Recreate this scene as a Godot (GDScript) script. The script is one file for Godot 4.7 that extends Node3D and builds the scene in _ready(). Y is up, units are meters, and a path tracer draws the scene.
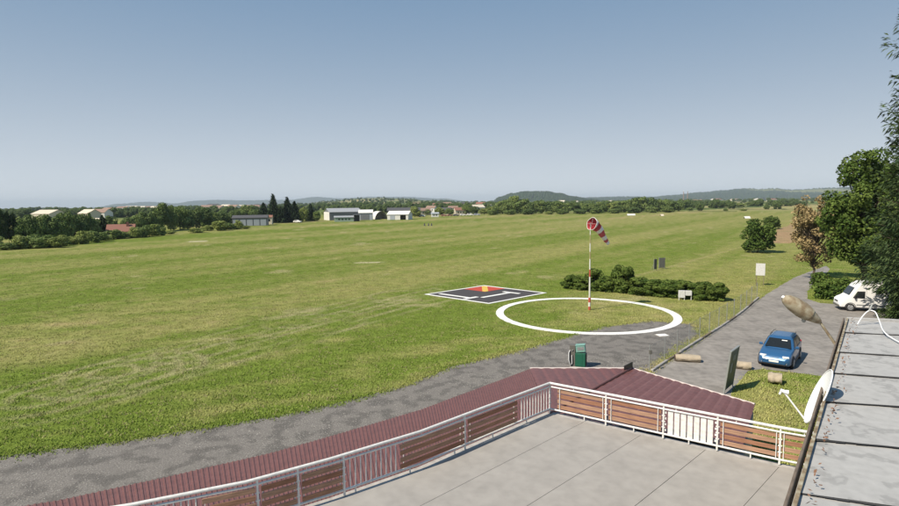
extends Node3D
# A grass airfield seen from the control building: terrace and roofs in front, windsock and signal square
# on the field, hangars, trees, a town and hills behind. Metres, y up, the camera looks along -z.

const UP := Vector3.UP
var M := {}
var taken := {}
var rng := RandomNumberGenerator.new()
var fn_a := FastNoiseLite.new()
var fn_b := FastNoiseLite.new()
var fn_c := FastNoiseLite.new()
var fn_cell := FastNoiseLite.new()

# ---------------------------------------------------------------- mesh builder
class MB:
	var v := PackedVector3Array()
	var n := PackedVector3Array()
	var c := PackedColorArray()
	var col := Color.WHITE
	var xf := Transform3D.IDENTITY
	func put(p: Vector3, q: Vector3):
		v.append(xf * p); n.append((xf.basis * q).normalized()); c.append(col)
	func tri(a: Vector3, b: Vector3, d: Vector3):
		var q := (d - a).cross(b - a)
		put(a, q); put(b, q); put(d, q)
	func quad(a: Vector3, b: Vector3, d: Vector3, e: Vector3):
		tri(a, b, d); tri(a, d, e)
	# a box with chamfered edges, centre at o
	func box(o: Vector3, s: Vector3, bev := 0.0, turn := Basis.IDENTITY):
		var h := s * 0.5
		var b: float = min(bev, min(h.x, min(h.y, h.z)) * 0.9)
		var keep := xf
		xf = xf * Transform3D(turn, o)
		for ax in 3:
			var a1 := (ax + 1) % 3
			var a2 := (ax + 2) % 3
			for sg in [-1.0, 1.0]:
				var p := []
				for k in 4:
					var q := Vector3.ZERO
					q[ax] = sg * h[ax]
					q[a1] = (h[a1] - b) * (1.0 if k == 1 or k == 2 else -1.0)
					q[a2] = (h[a2] - b) * (1.0 if k >= 2 else -1.0)
					p.append(q)
				if sg > 0: quad(p[0], p[3], p[2], p[1])
				else: quad(p[0], p[1], p[2], p[3])
			if b > 0.0:
				for s1 in [-1.0, 1.0]:
					for s2 in [-1.0, 1.0]:
						var e := []
						for k in 4:
							var q := Vector3.ZERO
							q[ax] = (h[ax] - b) * (1.0 if k == 1 or k == 2 else -1.0)
							q[a1] = s1 * (h[a1] if k < 2 else h[a1] - b)
							q[a2] = s2 * (h[a2] - b if k < 2 else h[a2])
							e.append(q)
						if s1 * s2 > 0: quad(e[0], e[3], e[2], e[1])
						else: quad(e[0], e[1], e[2], e[3])
		if b > 0.0:
			for k in 8:
				var sx := 1.0 if k & 1 else -1.0
				var sy := 1.0 if k & 2 else -1.0
				var sz := 1.0 if k & 4 else -1.0
				var p1 := Vector3(sx * h.x, sy * (h.y - b), sz * (h.z - b))
				var p2 := Vector3(sx * (h.x - b), sy * h.y, sz * (h.z - b))
				var p3 := Vector3(sx * (h.x - b), sy * (h.y - b), sz * h.z)
				if sx * sy * sz > 0: tri(p1, p3, p2)
				else: tri(p1, p2, p3)
		xf = keep
	# a smooth sheet through rows of points
	func sheet(rows: Array, wrap := false):
		var nr := rows.size()
		var nc: int = rows[0].size()
		var ns := []
		for i in nr:
			var line := PackedVector3Array()
			for j in nc:
				var dr: Vector3 = rows[min(i + 1, nr - 1)][j] - rows[max(i - 1, 0)][j]
				var j0 := (j - 1 + nc) % nc if wrap else maxi(j - 1, 0)
				var j1 := (j + 1) % nc if wrap else mini(j + 1, nc - 1)
				var dj: Vector3 = rows[i][j1] - rows[i][j0]
				if dj.length_squared() < 1e-12:
					var k: int = i + 1 if i + 1 < nr and i < nr / 2 else i - 1
					k = clampi(k, 0, nr - 1)
					dj = rows[k][j1] - rows[k][j0]
				line.append(dr.cross(dj).normalized())
			ns.append(line)
		for i in nr - 1:
			for j in (nc if wrap else nc - 1):
				var k := (j + 1) % nc
				put(rows[i][j], ns[i][j]); put(rows[i][k], ns[i][k]); put(rows[i + 1][k], ns[i + 1][k])
				put(rows[i][j], ns[i][j]); put(rows[i + 1][k], ns[i + 1][k]); put(rows[i + 1][j], ns[i + 1][j])
	# a round tube along a path with a radius at each point
	func tube(path: Array, radii: Array, sides := 8, caps := true):
		var rows := []
		var ref := Vector3.UP
		for i in path.size():
			var t: Vector3 = (path[min(i + 1, path.size() - 1)] - path[max(i - 1, 0)]).normalized()
			if i == 0: ref = Vector3.RIGHT if absf(t.y) > 0.8 else Vector3.UP
			var a := t.cross(ref).normalized()
			if a.length() < 0.1: a = t.cross(Vector3.FORWARD).normalized()
			var b := a.cross(t).normalized()
			ref = b
			var line := PackedVector3Array()
			var r: float = radii[min(i, radii.size() - 1)]
			for j in sides:
				var w := TAU * j / sides
				line.append(path[i] + (a * cos(w) + b * sin(w)) * r)
			rows.append(line)
		sheet(rows, true)
		if caps:
			for e in [0, path.size() - 1]:
				for j in sides:
					var k := (j + 1) % sides
					if e == 0: tri(path[e], rows[e][k], rows[e][j])
					else: tri(path[e], rows[e][j], rows[e][k])
	# an upright prism over a plan outline
	func prism(poly: PackedVector2Array, y0: float, y1: float):
		var p := poly
		if not Geometry2D.is_polygon_clockwise(p):
			p = p.duplicate(); p.reverse()
		var ix := Geometry2D.triangulate_polygon(p)
		for i in range(0, ix.size(), 3):
			var a := p[ix[i]]; var b := p[ix[i + 1]]; var d := p[ix[i + 2]]
			var q := [Vector3(a.x, y1, a.y), Vector3(b.x, y1, b.y), Vector3(d.x, y1, d.y)]
			if (q[2] - q[0]).cross(q[1] - q[0]).y < 0: q = [q[0], q[2], q[1]]
			tri(q[0], q[1], q[2])
			if y1 > y0:
				for k in 3: q[k].y = y0
				tri(q[0], q[2], q[1])
		if y1 > y0:
			for i in p.size():
				var a := p[i]; var b := p[(i + 1) % p.size()]
				quad(Vector3(a.x, y0, a.y), Vector3(b.x, y0, b.y), Vector3(b.x, y1, b.y), Vector3(a.x, y1, a.y))
	func mesh() -> ArrayMesh:
		var m := ArrayMesh.new()
		var a := []
		a.resize(Mesh.ARRAY_MAX)
		a[Mesh.ARRAY_VERTEX] = v; a[Mesh.ARRAY_NORMAL] = n; a[Mesh.ARRAY_COLOR] = c
		m.add_surface_from_arrays(Mesh.PRIMITIVE_TRIANGLES, a)
		return m

# ---------------------------------------------------------------- objects
func numbered(called: String) -> String:
	taken[called] = taken.get(called, -1) + 1
	return called if taken[called] == 0 else "%s_%03d" % [called, taken[called]]

func obj(called: String, what, m: Material, parent: Node = null, at := Transform3D.IDENTITY) -> MeshInstance3D:
	var o := MeshInstance3D.new()
	o.mesh = what.mesh() if what is MB else what
	o.material_override = m
	o.transform = at
	if parent == null:
		o.name = numbered(called); add_child(o)
	else:
		o.name = called; parent.add_child(o, true)
	return o

func tag(o: Node, label: String, category: String, group := "", kind := "") -> Node:
	o.set_meta("label", label); o.set_meta("category", category)
	if group: o.set_meta("group", group)
	if kind: o.set_meta("kind", kind)
	return o

func thing(called: String, label: String, category: String, at := Vector3.ZERO, turn := 0.0, group := "") -> Node3D:
	var o := Node3D.new()
	o.name = numbered(called); add_child(o)
	o.position = at; o.rotation.y = turn
	tag(o, label, category, group)
	return o

func structure(o: Node) -> Node:
	o.set_meta("kind", "structure")
	return o

const ORD := ["first", "second", "third", "fourth", "fifth", "sixth", "seventh", "eighth", "ninth", "tenth", "eleventh", "twelfth", "thirteenth", "fourteenth", "fifteenth", "sixteenth", "seventeenth", "eighteenth", "nineteenth", "twentieth", "twenty-first", "twenty-second", "twenty-third", "twenty-fourth", "twenty-fifth", "twenty-sixth", "twenty-seventh", "twenty-eighth", "twenty-ninth", "thirtieth", "thirty-first", "thirty-second", "thirty-third", "thirty-fourth", "thirty-fifth", "thirty-sixth", "thirty-seventh", "thirty-eighth", "thirty-ninth", "fortieth"]

# ---------------------------------------------------------------- materials
func noise_tex(seed_: int, freq: float, size: int, stops: Array, kind := FastNoiseLite.TYPE_SIMPLEX_SMOOTH, octaves := 4) -> NoiseTexture2D:
	var f := FastNoiseLite.new()
	f.seed = seed_; f.frequency = freq; f.noise_type = kind; f.fractal_octaves = octaves
	var g := Gradient.new()
	g.offsets = PackedFloat32Array(stops.map(func(s): return s[0]))
	g.colors = PackedColorArray(stops.map(func(s): return s[1]))
	var t := NoiseTexture2D.new()
	t.width = size; t.height = size; t.seamless = true; t.noise = f; t.color_ramp = g
	return t

func grey(x: float) -> Color: return Color(x, x, x).linear_to_srgb()

func lin(r: float, g: float, b: float) -> Color: return Color(r, g, b).linear_to_srgb()

func mat(c: Color, rough := 0.8, metal := 0.0) -> StandardMaterial3D:
	var m := StandardMaterial3D.new()
	m.albedo_color = c; m.roughness = rough; m.metallic = metal
	return m

# a material with a grain: texture and scale in repeats per metre
func grained(c: Color, rough: float, t: Texture2D, scale, world := true, bump: Texture2D = null, depth := 0.5) -> StandardMaterial3D:
	var m := mat(c, rough)
	m.albedo_texture = t
	m.uv1_triplanar = true; m.uv1_world_triplanar = world
	m.uv1_scale = scale if scale is Vector3 else Vector3.ONE * scale
	if bump:
		m.heightmap_enabled = true; m.heightmap_texture = bump; m.heightmap_scale = depth
	return m

func second_grain(m: StandardMaterial3D, t: Texture2D, scale: float):
	m.detail_enabled = true; m.detail_albedo = t; m.detail_blend_mode = BaseMaterial3D.BLEND_MODE_MUL
	m.detail_uv_layer = BaseMaterial3D.DETAIL_UV_2
	m.uv2_triplanar = true; m.uv2_world_triplanar = true; m.uv2_scale = Vector3.ONE * scale

func through(m: StandardMaterial3D, x: float) -> StandardMaterial3D:   # lets light through, as cloth and leaves do
	m.backlight_enabled = true; m.backlight = Color(x, x, x)
	return m

func make_materials():
	var soft := noise_tex(3, 0.012, 512, [[0.0, grey(0.62)], [0.5, grey(0.85)], [1.0, grey(1.0)]], FastNoiseLite.TYPE_SIMPLEX_SMOOTH, 6)
	var fine := noise_tex(9, 0.09, 512, [[0.0, grey(0.4)], [0.5, grey(0.75)], [1.0, grey(1.0)]], FastNoiseLite.TYPE_SIMPLEX_SMOOTH, 3)
	var speck := noise_tex(21, 0.16, 512, [[0.0, grey(0.42)], [0.45, grey(0.6)], [0.68, grey(0.72)], [0.8, grey(1.0)], [1.0, grey(1.0)]], FastNoiseLite.TYPE_SIMPLEX_SMOOTH, 2)
	var streak := noise_tex(14, 0.02, 256, [[0.0, grey(0.5)], [0.5, grey(0.8)], [1.0, grey(1.0)]], FastNoiseLite.TYPE_SIMPLEX_SMOOTH, 5)
	var stain := noise_tex(33, 0.014, 512, [[0.0, grey(0.92)], [0.40, grey(0.98)], [0.58, grey(0.95)], [0.62, grey(0.80)], [0.72, grey(0.74)], [0.76, grey(0.9)], [1.0, grey(1.0)]], FastNoiseLite.TYPE_SIMPLEX_SMOOTH, 5)
	var faint := noise_tex(37, 0.012, 512, [[0.0, grey(0.84)], [0.5, grey(0.93)], [1.0, grey(1.0)]], FastNoiseLite.TYPE_SIMPLEX_SMOOTH, 6)
	var blotch := noise_tex(52, 0.016, 512, [[0.0, grey(0.55)], [0.38, grey(0.70)], [0.5, grey(0.92)], [0.66, grey(1.0)], [1.0, grey(0.86)]], FastNoiseLite.TYPE_SIMPLEX_SMOOTH, 6)
	var worn := noise_tex(57, 0.02, 512, [[0.0, Color(0.55, 0.54, 0.46)], [0.16, Color(0.72, 0.72, 0.66)], [0.26, grey(0.92)], [1.0, grey(1.0)]], FastNoiseLite.TYPE_SIMPLEX_SMOOTH, 5)
	var rust := noise_tex(41, 0.03, 256, [[0.0, Color(0.40, 0.33, 0.25)], [0.4, Color(0.52, 0.46, 0.37)], [0.6, Color(0.60, 0.57, 0.49)], [1.0, Color(0.70, 0.68, 0.62)]], FastNoiseLite.TYPE_SIMPLEX_SMOOTH, 5)
	M.grass = grained(Color.WHITE, 1.0, fine, 0.13, true)
	M.grass.vertex_color_use_as_albedo = true
	M.grass.metallic_specular = 0.1
	M.asphalt = grained(lin(0.275, 0.254, 0.232), 0.95, speck, 0.14, true, speck, 1.5)
	M.drive = grained(lin(0.33, 0.305, 0.28), 0.95, soft, 0.23, true, fine, 0.3)
	second_grain(M.grass, soft, 0.09); second_grain(M.asphalt, blotch, 0.09); second_grain(M.drive, soft, 0.05)
	M.white_line = grained(lin(0.82, 0.82, 0.80), 0.8, worn, 0.45)
	M.tar = grained(lin(0.075, 0.068, 0.072), 0.9, fine, 0.8)
	M.red_paint = grained(lin(0.55, 0.07, 0.035), 0.7, soft, 0.9)
	M.yellow_paint = grained(lin(0.75, 0.50, 0.09), 0.7, soft, 0.9)
	M.concrete = grained(lin(0.46, 0.43, 0.40), 0.95, soft, 0.5, true, fine, 0.2)
	M.terrace = grained(lin(0.37, 0.35, 0.328), 0.9, faint, 0.11, true)
	second_grain(M.terrace, faint, 0.31)
	M.membrane = grained(lin(0.43, 0.425, 0.415), 0.75, stain, 0.22, true, soft, 0.6)
	second_grain(M.membrane, faint, 0.7)
	M.bitumen = grained(lin(0.07, 0.07, 0.072), 0.9, fine, 1.0)
	M.fascia = grained(lin(0.20, 0.155, 0.12), 0.9, streak, 0.6)
	M.wall = grained(lin(0.55, 0.52, 0.46), 0.95, soft, 0.3)
	M.roof_red = grained(lin(0.185, 0.076, 0.068), 0.45, soft, 0.4, true)
	M.roof_trim = mat(lin(0.55, 0.48, 0.46), 0.5)
	M.rail = grained(lin(0.82, 0.82, 0.80), 0.4, soft, 1.1)
	M.plank = []
	for k in 4:
		M.plank.append(grained([lin(0.41, 0.22, 0.135), lin(0.45, 0.27, 0.18), lin(0.35, 0.17, 0.10), lin(0.42, 0.25, 0.165)][k], 0.8, streak, Vector3(0.35, 5.0, 5.0), false))
	M.steel = mat(lin(0.34, 0.35, 0.34), 0.55, 0.4)
	M.wire = mat(lin(0.30, 0.32, 0.29), 0.6, 0.2)
	M.rusted = grained(Color.WHITE, 0.85, rust, 0.55, true, streak, 0.5)
	M.dish = mat(lin(0.78, 0.79, 0.80), 0.45)
	M.black = mat(lin(0.02, 0.02, 0.022), 0.5)
	M.rubber = mat(lin(0.022, 0.022, 0.022), 0.85)
	M.glass_dark = mat(lin(0.015, 0.018, 0.02), 0.08)
	M.car_blue = mat(lin(0.03, 0.115, 0.265), 0.35, 0.25)
	M.car_blue.clearcoat_enabled = true; M.car_blue.clearcoat = 0.8; M.car_blue.clearcoat_roughness = 0.1
	M.van_white = mat(lin(0.80, 0.80, 0.79), 0.35)
	M.chrome = mat(lin(0.70, 0.71, 0.72), 0.2, 0.8)
	M.lamp_glass = mat(lin(0.72, 0.73, 0.74), 0.12)
	M.plate = mat(lin(0.80, 0.80, 0.78), 0.5)
	M.alloy = mat(lin(0.45, 0.46, 0.47), 0.35, 0.7)
	M.pump_green = grained(lin(0.015, 0.125, 0.075), 0.45, soft, 1.5)
	M.pump_pale = grained(lin(0.22, 0.42, 0.36), 0.5, soft, 1.5)
	M.pump_grey = mat(lin(0.12, 0.115, 0.10), 0.6)
	M.board_green = grained(lin(0.06, 0.082, 0.082), 0.45, soft, 1.2)
	M.sign_white = grained(lin(0.74, 0.74, 0.74), 0.6, soft, 1.0)
	M.sign_grey = grained(lin(0.26, 0.27, 0.27), 0.7, soft, 1.0)
	M.post_wood = grained(lin(0.26, 0.21, 0.15), 0.9, streak, 3.0)
	M.log = grained(lin(0.50, 0.42, 0.31), 0.95, streak, Vector3(1.0, 6.0, 6.0), false, streak, 1.0)
	M.log_end = grained(lin(0.10, 0.065, 0.045), 0.95, streak, 6.0, false)
	M.sock_white = through(mat(lin(0.80, 0.77, 0.76), 0.85), 0.5)
	M.sock_red = through(mat(lin(0.46, 0.03, 0.045), 0.85), 0.5)
	M.pole_white = grained(lin(0.78, 0.77, 0.72), 0.5, soft, 1.6)
	M.pole_red = grained(lin(0.55, 0.10, 0.07), 0.5, soft, 1.6)
	M.pole_worn = grained(lin(0.42, 0.36, 0.18), 0.6, soft, 1.6)
	M.bark = grained(lin(0.12, 0.09, 0.065), 0.95, streak, 1.5)
	M.leaf = through(mat(Color.WHITE, 0.7), 0.6); M.leaf.vertex_color_use_as_albedo = true; M.leaf.metallic_specular = 0.25
	M.far_leaf = M.leaf
	M.board_dark = grained(lin(0.10, 0.105, 0.10), 0.7, soft, 1.0)
	M.blade = mat(Color.WHITE, 0.9); M.blade.vertex_color_use_as_albedo = true; M.blade.metallic_specular = 0.2
	M.far_white = mat(lin(0.66, 0.65, 0.63), 0.9)
	M.far_cream = mat(lin(0.58, 0.52, 0.42), 0.9)
	M.far_grey = mat(lin(0.34, 0.37, 0.42), 0.8)
	M.far_dark = mat(lin(0.075, 0.075, 0.082), 0.9)
	M.far_red = mat(lin(0.25, 0.115, 0.085), 0.9)
	M.far_orange = mat(lin(0.27, 0.18, 0.14), 0.9)
	M.hangar_side = grained(lin(0.19, 0.20, 0.225), 0.6, soft, 0.2)
	M.hangar_roof = grained(lin(0.40, 0.41, 0.43), 0.55, soft, 0.2)
	M.hangar_green = mat(lin(0.28, 0.36, 0.30), 0.7)
	M.dry_leaf = mat(lin(0.20, 0.11, 0.07), 0.9)

# ---------------------------------------------------------------- land
func ridge(tab: Array, az: float) -> float:     # height of a skyline at a compass angle (degrees right of -z)
	if az <= tab[0][0]: return tab[0][1]
	for i in tab.size() - 1:
		if az <= tab[i + 1][0]:
			var t: float = (az - tab[i][0]) / (tab[i + 1][0] - tab[i][0])
			t = t * t * (3 - 2 * t)
			return lerpf(tab[i][1], tab[i + 1][1], t)
	return tab[-1][1]

var RIDGE := [[-47.3, 9], [-39.1, 0], [-35.8, 4], [-32.3, -2], [-28.4, -6], [-24.3, 2], [-20.7, 5], [-15.1, 12], [-12.1, 28], [-9.6, 42], [-7.1, 44], [-4.5, 39], [-2.0, 24], [2.2, 12], [5.3, 6], [15.3, 5], [23.6, 5], [32.5, 3], [39.3, 0], [47.4, -2]]

func land(x: float, z: float) -> float:
	var d := sqrt(x * x + z * z)
	if d < 560.0: return 0.0
	var az := rad_to_deg(atan2(x, -z))
	if absf(az) > 90.0: return 0.0
	var t := clampf((d - 560.0) / 2940.0, 0.0, 1.0)
	var h := ridge(RIDGE, az) * (t * t * 0.6 + t * 0.4)
	h += fn_a.get_noise_2d(x * 0.25, z * 0.25) * 9.0 * t * (1.0 - t) * 2.0
	if d > 3500.0: h -= (d - 3500.0) * 0.012
	return maxf(h, -60.0)

func far_color(x: float, z: float) -> Color:
	var k := fn_cell.get_noise_2d(x, z * 0.55) * 0.5 + 0.5
	var w := fn_b.get_noise_2d(x * 0.3, z * 0.3)
	if w > 0.22: return Color(0.035, 0.055, 0.022)
	if k < 0.32: return Color(0.34, 0.29, 0.14)
	if k < 0.48: return Color(0.26, 0.25, 0.11)
	if k < 0.62: return Color(0.14, 0.18, 0.06)
	if k < 0.8: return Color(0.10, 0.14, 0.045)
	return Color(0.20, 0.19, 0.08)

var track := PackedVector2Array([Vector2(-22.90, -29.80), Vector2(-21.21, -33.91), Vector2(-18.24, -39.25), Vector2(-13.34, -48.05), Vector2(-5.62, -61.12), Vector2(-1.23, -67.37)])
var bare_field := PackedVector2Array([Vector2(75.32, -128.80), Vector2(84.21, -127.32), Vector2(145.92, -221.17), Vector2(133.31, -215.09), Vector2(112.38, -187.84)])

func land_color(x: float, z: float) -> Color:
	var d := sqrt(x * x + z * z)
	# along and across the runway
	var u := x * 0.588 - z * 0.809
	var s := x * 0.809 + z * 0.588
	var band := fn_a.get_noise_2d(u * 0.06, s * 1.5) * 0.9 + fn_b.get_noise_2d(u * 0.12, s * 5.0) * 0.35
	var patch := fn_a.get_noise_2d(x * 1.8 + 40, z * 1.8) * 0.55 + fn_b.get_noise_2d(x * 7.0, z * 7.0) * 0.45
	var streaks := fn_b.get_noise_2d((x * 0.95 - z * 0.3) * 2.2, (x * 0.3 + z * 0.95) * 11.0) * 0.5
	var near := clampf(1.0 - (d - 30.0) / 60.0, 0.0, 1.0)
	var dry := 0.34 + band * 0.62 + patch * lerpf(0.25, 0.6, near) + streaks * near
	dry += fn_c.get_noise_2d(x * 9.0, z * 9.0) * 0.22
	# strips worn by take-offs, and the far edge left uncut
	var edge := clampf((d - 170.0) / 200.0, 0.0, 1.0)
	dry += edge * 0.18
	dry = clampf(dry, 0.0, 1.0)
	var c := Color(0.127, 0.172, 0.032).lerp(Color(0.234, 0.232, 0.082), smoothstep(0.0, 0.75, dry))
	c = c.lerp(Color(0.31, 0.255, 0.125), smoothstep(0.72, 1.0, dry) * 0.75)
	# pale bare spots
	var bare := fn_c.get_noise_2d(x * 2.4 + 300, z * 2.4)
	var frayed := bare + fn_b.get_noise_2d(x * 12.0, z * 12.0) * 0.35
	c = c.lerp(Color(0.36, 0.31, 0.18), smoothstep(0.52, 0.85, frayed) * 0.5)
	for p in [[-14.8, -96.8, 2.9, 0.7], [-74.0, -160.0, 3.5, 1.4]]:
		var e := Vector2((x - p[0]) / p[2], (z - p[1]) / p[3]).length()
		if e < 1.2: c = c.lerp(Color(0.52, 0.46, 0.33), clampf((1.2 - e) * 3.0 * (0.6 + fn_b.get_noise_2d(x * 14.0, z * 40.0)), 0.0, 0.75))
	if z < -60 and x > 50 and Geometry2D.is_point_in_polygon(Vector2(x, z), bare_field):
		c = Color(0.31, 0.215, 0.125).lerp(Color(0.24, 0.2, 0.1), clampf(fn_b.get_noise_2d(x * 3, z * 3) + 0.2, 0.0, 1.0))
	# the worn track across the field
	var tu := (x - 26.5) * 0.653 - (z + 76.1) * 0.757
	var ts := (x - 26.5) * 0.757 + (z + 76.1) * 0.653
	if tu > -6 and tu < 90:
		c = c.lerp(Color(0.30, 0.26, 0.13), 0.5 * exp(-pow(ts / 0.35, 2)))
	# arcs worn by wheels between the signal square and the lower left
	if d < 75.0 and x < 4.0 and z > -70.0 and z < -24.0:
		for k in 7:
			var off := [0.0, 1.5, 2.6, 4.4, 6.0, -1.8, -3.6][k] as float
			var best := 99.0
			for i in track.size() - 1:
				var q := Geometry2D.get_closest_point_to_segment(Vector2(x, z), track[i], track[i + 1])
				var e := Vector2(x, z) - q
				var side: float = signf((track[i + 1] - track[i]).cross(e))
				best = minf(best, absf(e.length() * side - off * (0.7 + 0.012 * (x + 30.0))))
			var wear := clampf(fn_b.get_noise_2d(x * 3.0 + k * 70, z * 3.0) * 1.2 + 0.55, 0.0, 1.0)
			c = c.lerp(Color(0.30, 0.275, 0.15), 0.75 * wear * exp(-pow(best / 0.27, 2)))
	if d > 420.0:
		c = c.lerp(far_color(x, z), smoothstep(430.0, 640.0, d))
	return c * 1.65

func make_ground():
	var az := []
	var a := -52.0
	while a <= 52.0:
		az.append(a); a += 0.16
	a = 56.0
	while a < 308.0:
		az.append(a); a += 6.0
	az.append(308.0)
	var ds := [2.0, 5.0, 8.0]
	var py := 560.0
	while py > 9.6:
		ds.append(5720.0 / py); py -= 1.1 if py > 60 else 0.9
	var dd: float = ds[-1]
	while dd < 17000.0:
		dd *= 1.03; ds.append(dd)
	var nc := az.size()
	var nr := ds.size()
	var dirs := PackedVector2Array()
	for w in az: dirs.append(Vector2(sin(deg_to_rad(w)), -cos(deg_to_rad(w))))
	var v := PackedVector3Array(); var n := PackedVector3Array(); var c := PackedColorArray()
	v.resize(nr * nc); n.resize(nr * nc); c.resize(nr * nc)
	for i in nr:
		for j in nc:
			var x: float = dirs[j].x * ds[i]
			var z: float = dirs[j].y * ds[i]
			v[i * nc + j] = Vector3(x, land(x, z), z)
			c[i * nc + j] = land_color(x, z)
	for i in nr:
		for j in nc:
			if ds[i] < 540.0: n[i * nc + j] = UP
			else:
				var dr := v[mini(i + 1, nr - 1) * nc + j] - v[maxi(i - 1, 0) * nc + j]
				var dj := v[i * nc + (j + 1) % nc] - v[i * nc + (j - 1 + nc) % nc]
				var q := dr.cross(dj).normalized()
				n[i * nc + j] = q if q.y > 0 else -q
	var ix := PackedInt32Array()
	for i in nr - 1:
		for j in nc:
			var k := (j + 1) % nc
			ix.append_array([i * nc + j, (i + 1) * nc + j, (i + 1) * nc + k, i * nc + j, (i + 1) * nc + k, i * nc + k])
	var arr := []
	arr.resize(Mesh.ARRAY_MAX)
	arr[Mesh.ARRAY_VERTEX] = v; arr[Mesh.ARRAY_NORMAL] = n; arr[Mesh.ARRAY_COLOR] = c; arr[Mesh.ARRAY_INDEX] = ix
	var m := ArrayMesh.new()
	m.add_surface_from_arrays(Mesh.PRIMITIVE_TRIANGLES, arr)
	structure(obj("ground", m, M.grass))

# a range of hills: crest heights by compass angle, at a distance, with a wooded, uneven surface
func make_hills(called: String, label: String, tab: Array, dist: float, width: float, step: float, rough: float, forest: float, base_y: float):
	var mb_v := PackedVector3Array(); var mb_c := PackedColorArray()
	var a0: float = tab[0][0]
	var a1: float = tab[-1][0]
	var nc := int((a1 - a0) / step) + 1
	var nr := 34
	for i in nr:
		var t := float(i) / (nr - 1)
		var d := dist + (t - 0.62) * width
		var shape := sin(clampf(t / 0.62, 0.0, 1.0) * PI / 2) if t < 0.62 else cos((t - 0.62) / 0.38 * PI / 2)
		shape = pow(shape, 1.25)
		for j in nc:
			var w := a0 + step * j
			var x := sin(deg_to_rad(w)) * d
			var z := -cos(deg_to_rad(w)) * d
			var top := ridge(tab, w)
			var h := base_y + (top - base_y) * shape
			h += (fn_a.get_noise_2d(x * 0.12, z * 0.12) * 0.12 * (top - base_y) * (1.0 - shape))
			var wood := fn_b.get_noise_2d(x * 0.02 * 4500 / dist, z * 0.02 * 4500 / dist) + forest
			if wood > 0.0: h += (fn_c.get_noise_2d(x * 3.0, z * 3.0) + 0.5) * rough
			mb_v.append(Vector3(x, h, z))
			var col := Color(0.032, 0.052, 0.02) if wood > 0.0 else Color(0.17, 0.18, 0.075)
			var tone := 1.0 + fn_c.get_noise_2d(x * 2.0 + 90, z * 2.0) * 0.5
			mb_c.append(col * tone)
	var st := SurfaceTool.new()
	st.begin(Mesh.PRIMITIVE_TRIANGLES)
	for k in mb_v.size():
		st.set_color(mb_c[k]); st.set_smooth_group(0); st.add_vertex(mb_v[k])
	for i in nr - 1:
		for j in nc - 1:
			for q in [i * nc + j, (i + 1) * nc + j, (i + 1) * nc + j + 1, i * nc + j, (i + 1) * nc + j + 1, i * nc + j + 1]: st.add_index(q)
	st.generate_normals()
	var m := mat(Color.WHITE, 1.0)
	m.vertex_color_use_as_albedo = true; m.metallic_specular = 0.0
	var o := obj(called, st.commit(), m)
	structure(o); o.set_meta("label", label)

# a flat sheet with an uneven edge
func patch(pts: Array, y: float, wobble: float, step := 0.8) -> MB:
	var out := PackedVector2Array()
	for i in pts.size():
		var a: Vector2 = pts[i]
		var b: Vector2 = pts[(i + 1) % pts.size()]
		var k := maxi(1, int(a.distance_to(b) / step))
		var side := (b - a).orthogonal().normalized()
		for q in k:
			var p := a.lerp(b, float(q) / k)
			var r := fn_c.get_noise_2d(p.x * 6.0, p.y * 6.0) + 0.5 * fn_c.get_noise_2d(p.x * 24.0, p.y * 24.0)
			out.append(p + side * r * wobble)
	var mb := MB.new()
	mb.prism(out, y, y)
	return mb

# ---------------------------------------------------------------- plants
# leaves spread through clumps; each leaf is a small bent rhombus with its own tone
func leaves(seed_: int, clumps: Array, per_area: float, size: float, c0: Color, c1: Color, longish := 1.5, most := 90000) -> ArrayMesh:
	var r := RandomNumberGenerator.new()
	r.seed = seed_
	var total := 0
	var counts := []
	for k in clumps:
		var rr: Vector3 = k[1]
		var num := int(per_area * (rr.x * rr.y + rr.y * rr.z + rr.x * rr.z) * 4.2 / 3.0 * 1.2) + 3
		counts.append(num); total += num
	var shrink := minf(1.0, float(most) / total)
	var v := PackedVector3Array(); var n := PackedVector3Array(); var c := PackedColorArray(); var ix := PackedInt32Array()
	for q in clumps.size():
		var o: Vector3 = clumps[q][0]
		var rr: Vector3 = clumps[q][1]
		var tone := r.randf()
		for k in int(counts[q] * shrink) + 1:
			var dir := Vector3(r.randfn(), r.randfn(), r.randfn()).normalized()
			var p := o + dir * rr * (0.62 + 0.46 * sqrt(r.randf()))
			var nn := (dir + Vector3(r.randfn(), r.randfn() + 0.5, r.randfn()) * 0.6).normalized()
			var ax := nn.cross(Vector3(r.randfn(), r.randfn(), r.randfn())).normalized()
			var ay := nn.cross(ax)
			var s := size * (0.65 + 0.7 * r.randf())
			var col := c0.lerp(c1, clampf(tone * 0.6 + r.randf() * 0.55 - 0.08, 0.0, 1.0))
			col = col * (0.85 + 0.3 * r.randf())
			var b := v.size()
			var tip := ax * s * longish * 0.5
			v.append_array([p - tip, p + ay * s * 0.5 - nn * s * 0.12, p + tip, p - ay * s * 0.5 - nn * s * 0.12])
			for w in 4:
				n.append(nn); c.append(col)
			ix.append_array([b, b + 1, b + 2, b, b + 2, b + 3])
	return raw_mesh(v, n, c, ix)

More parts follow.
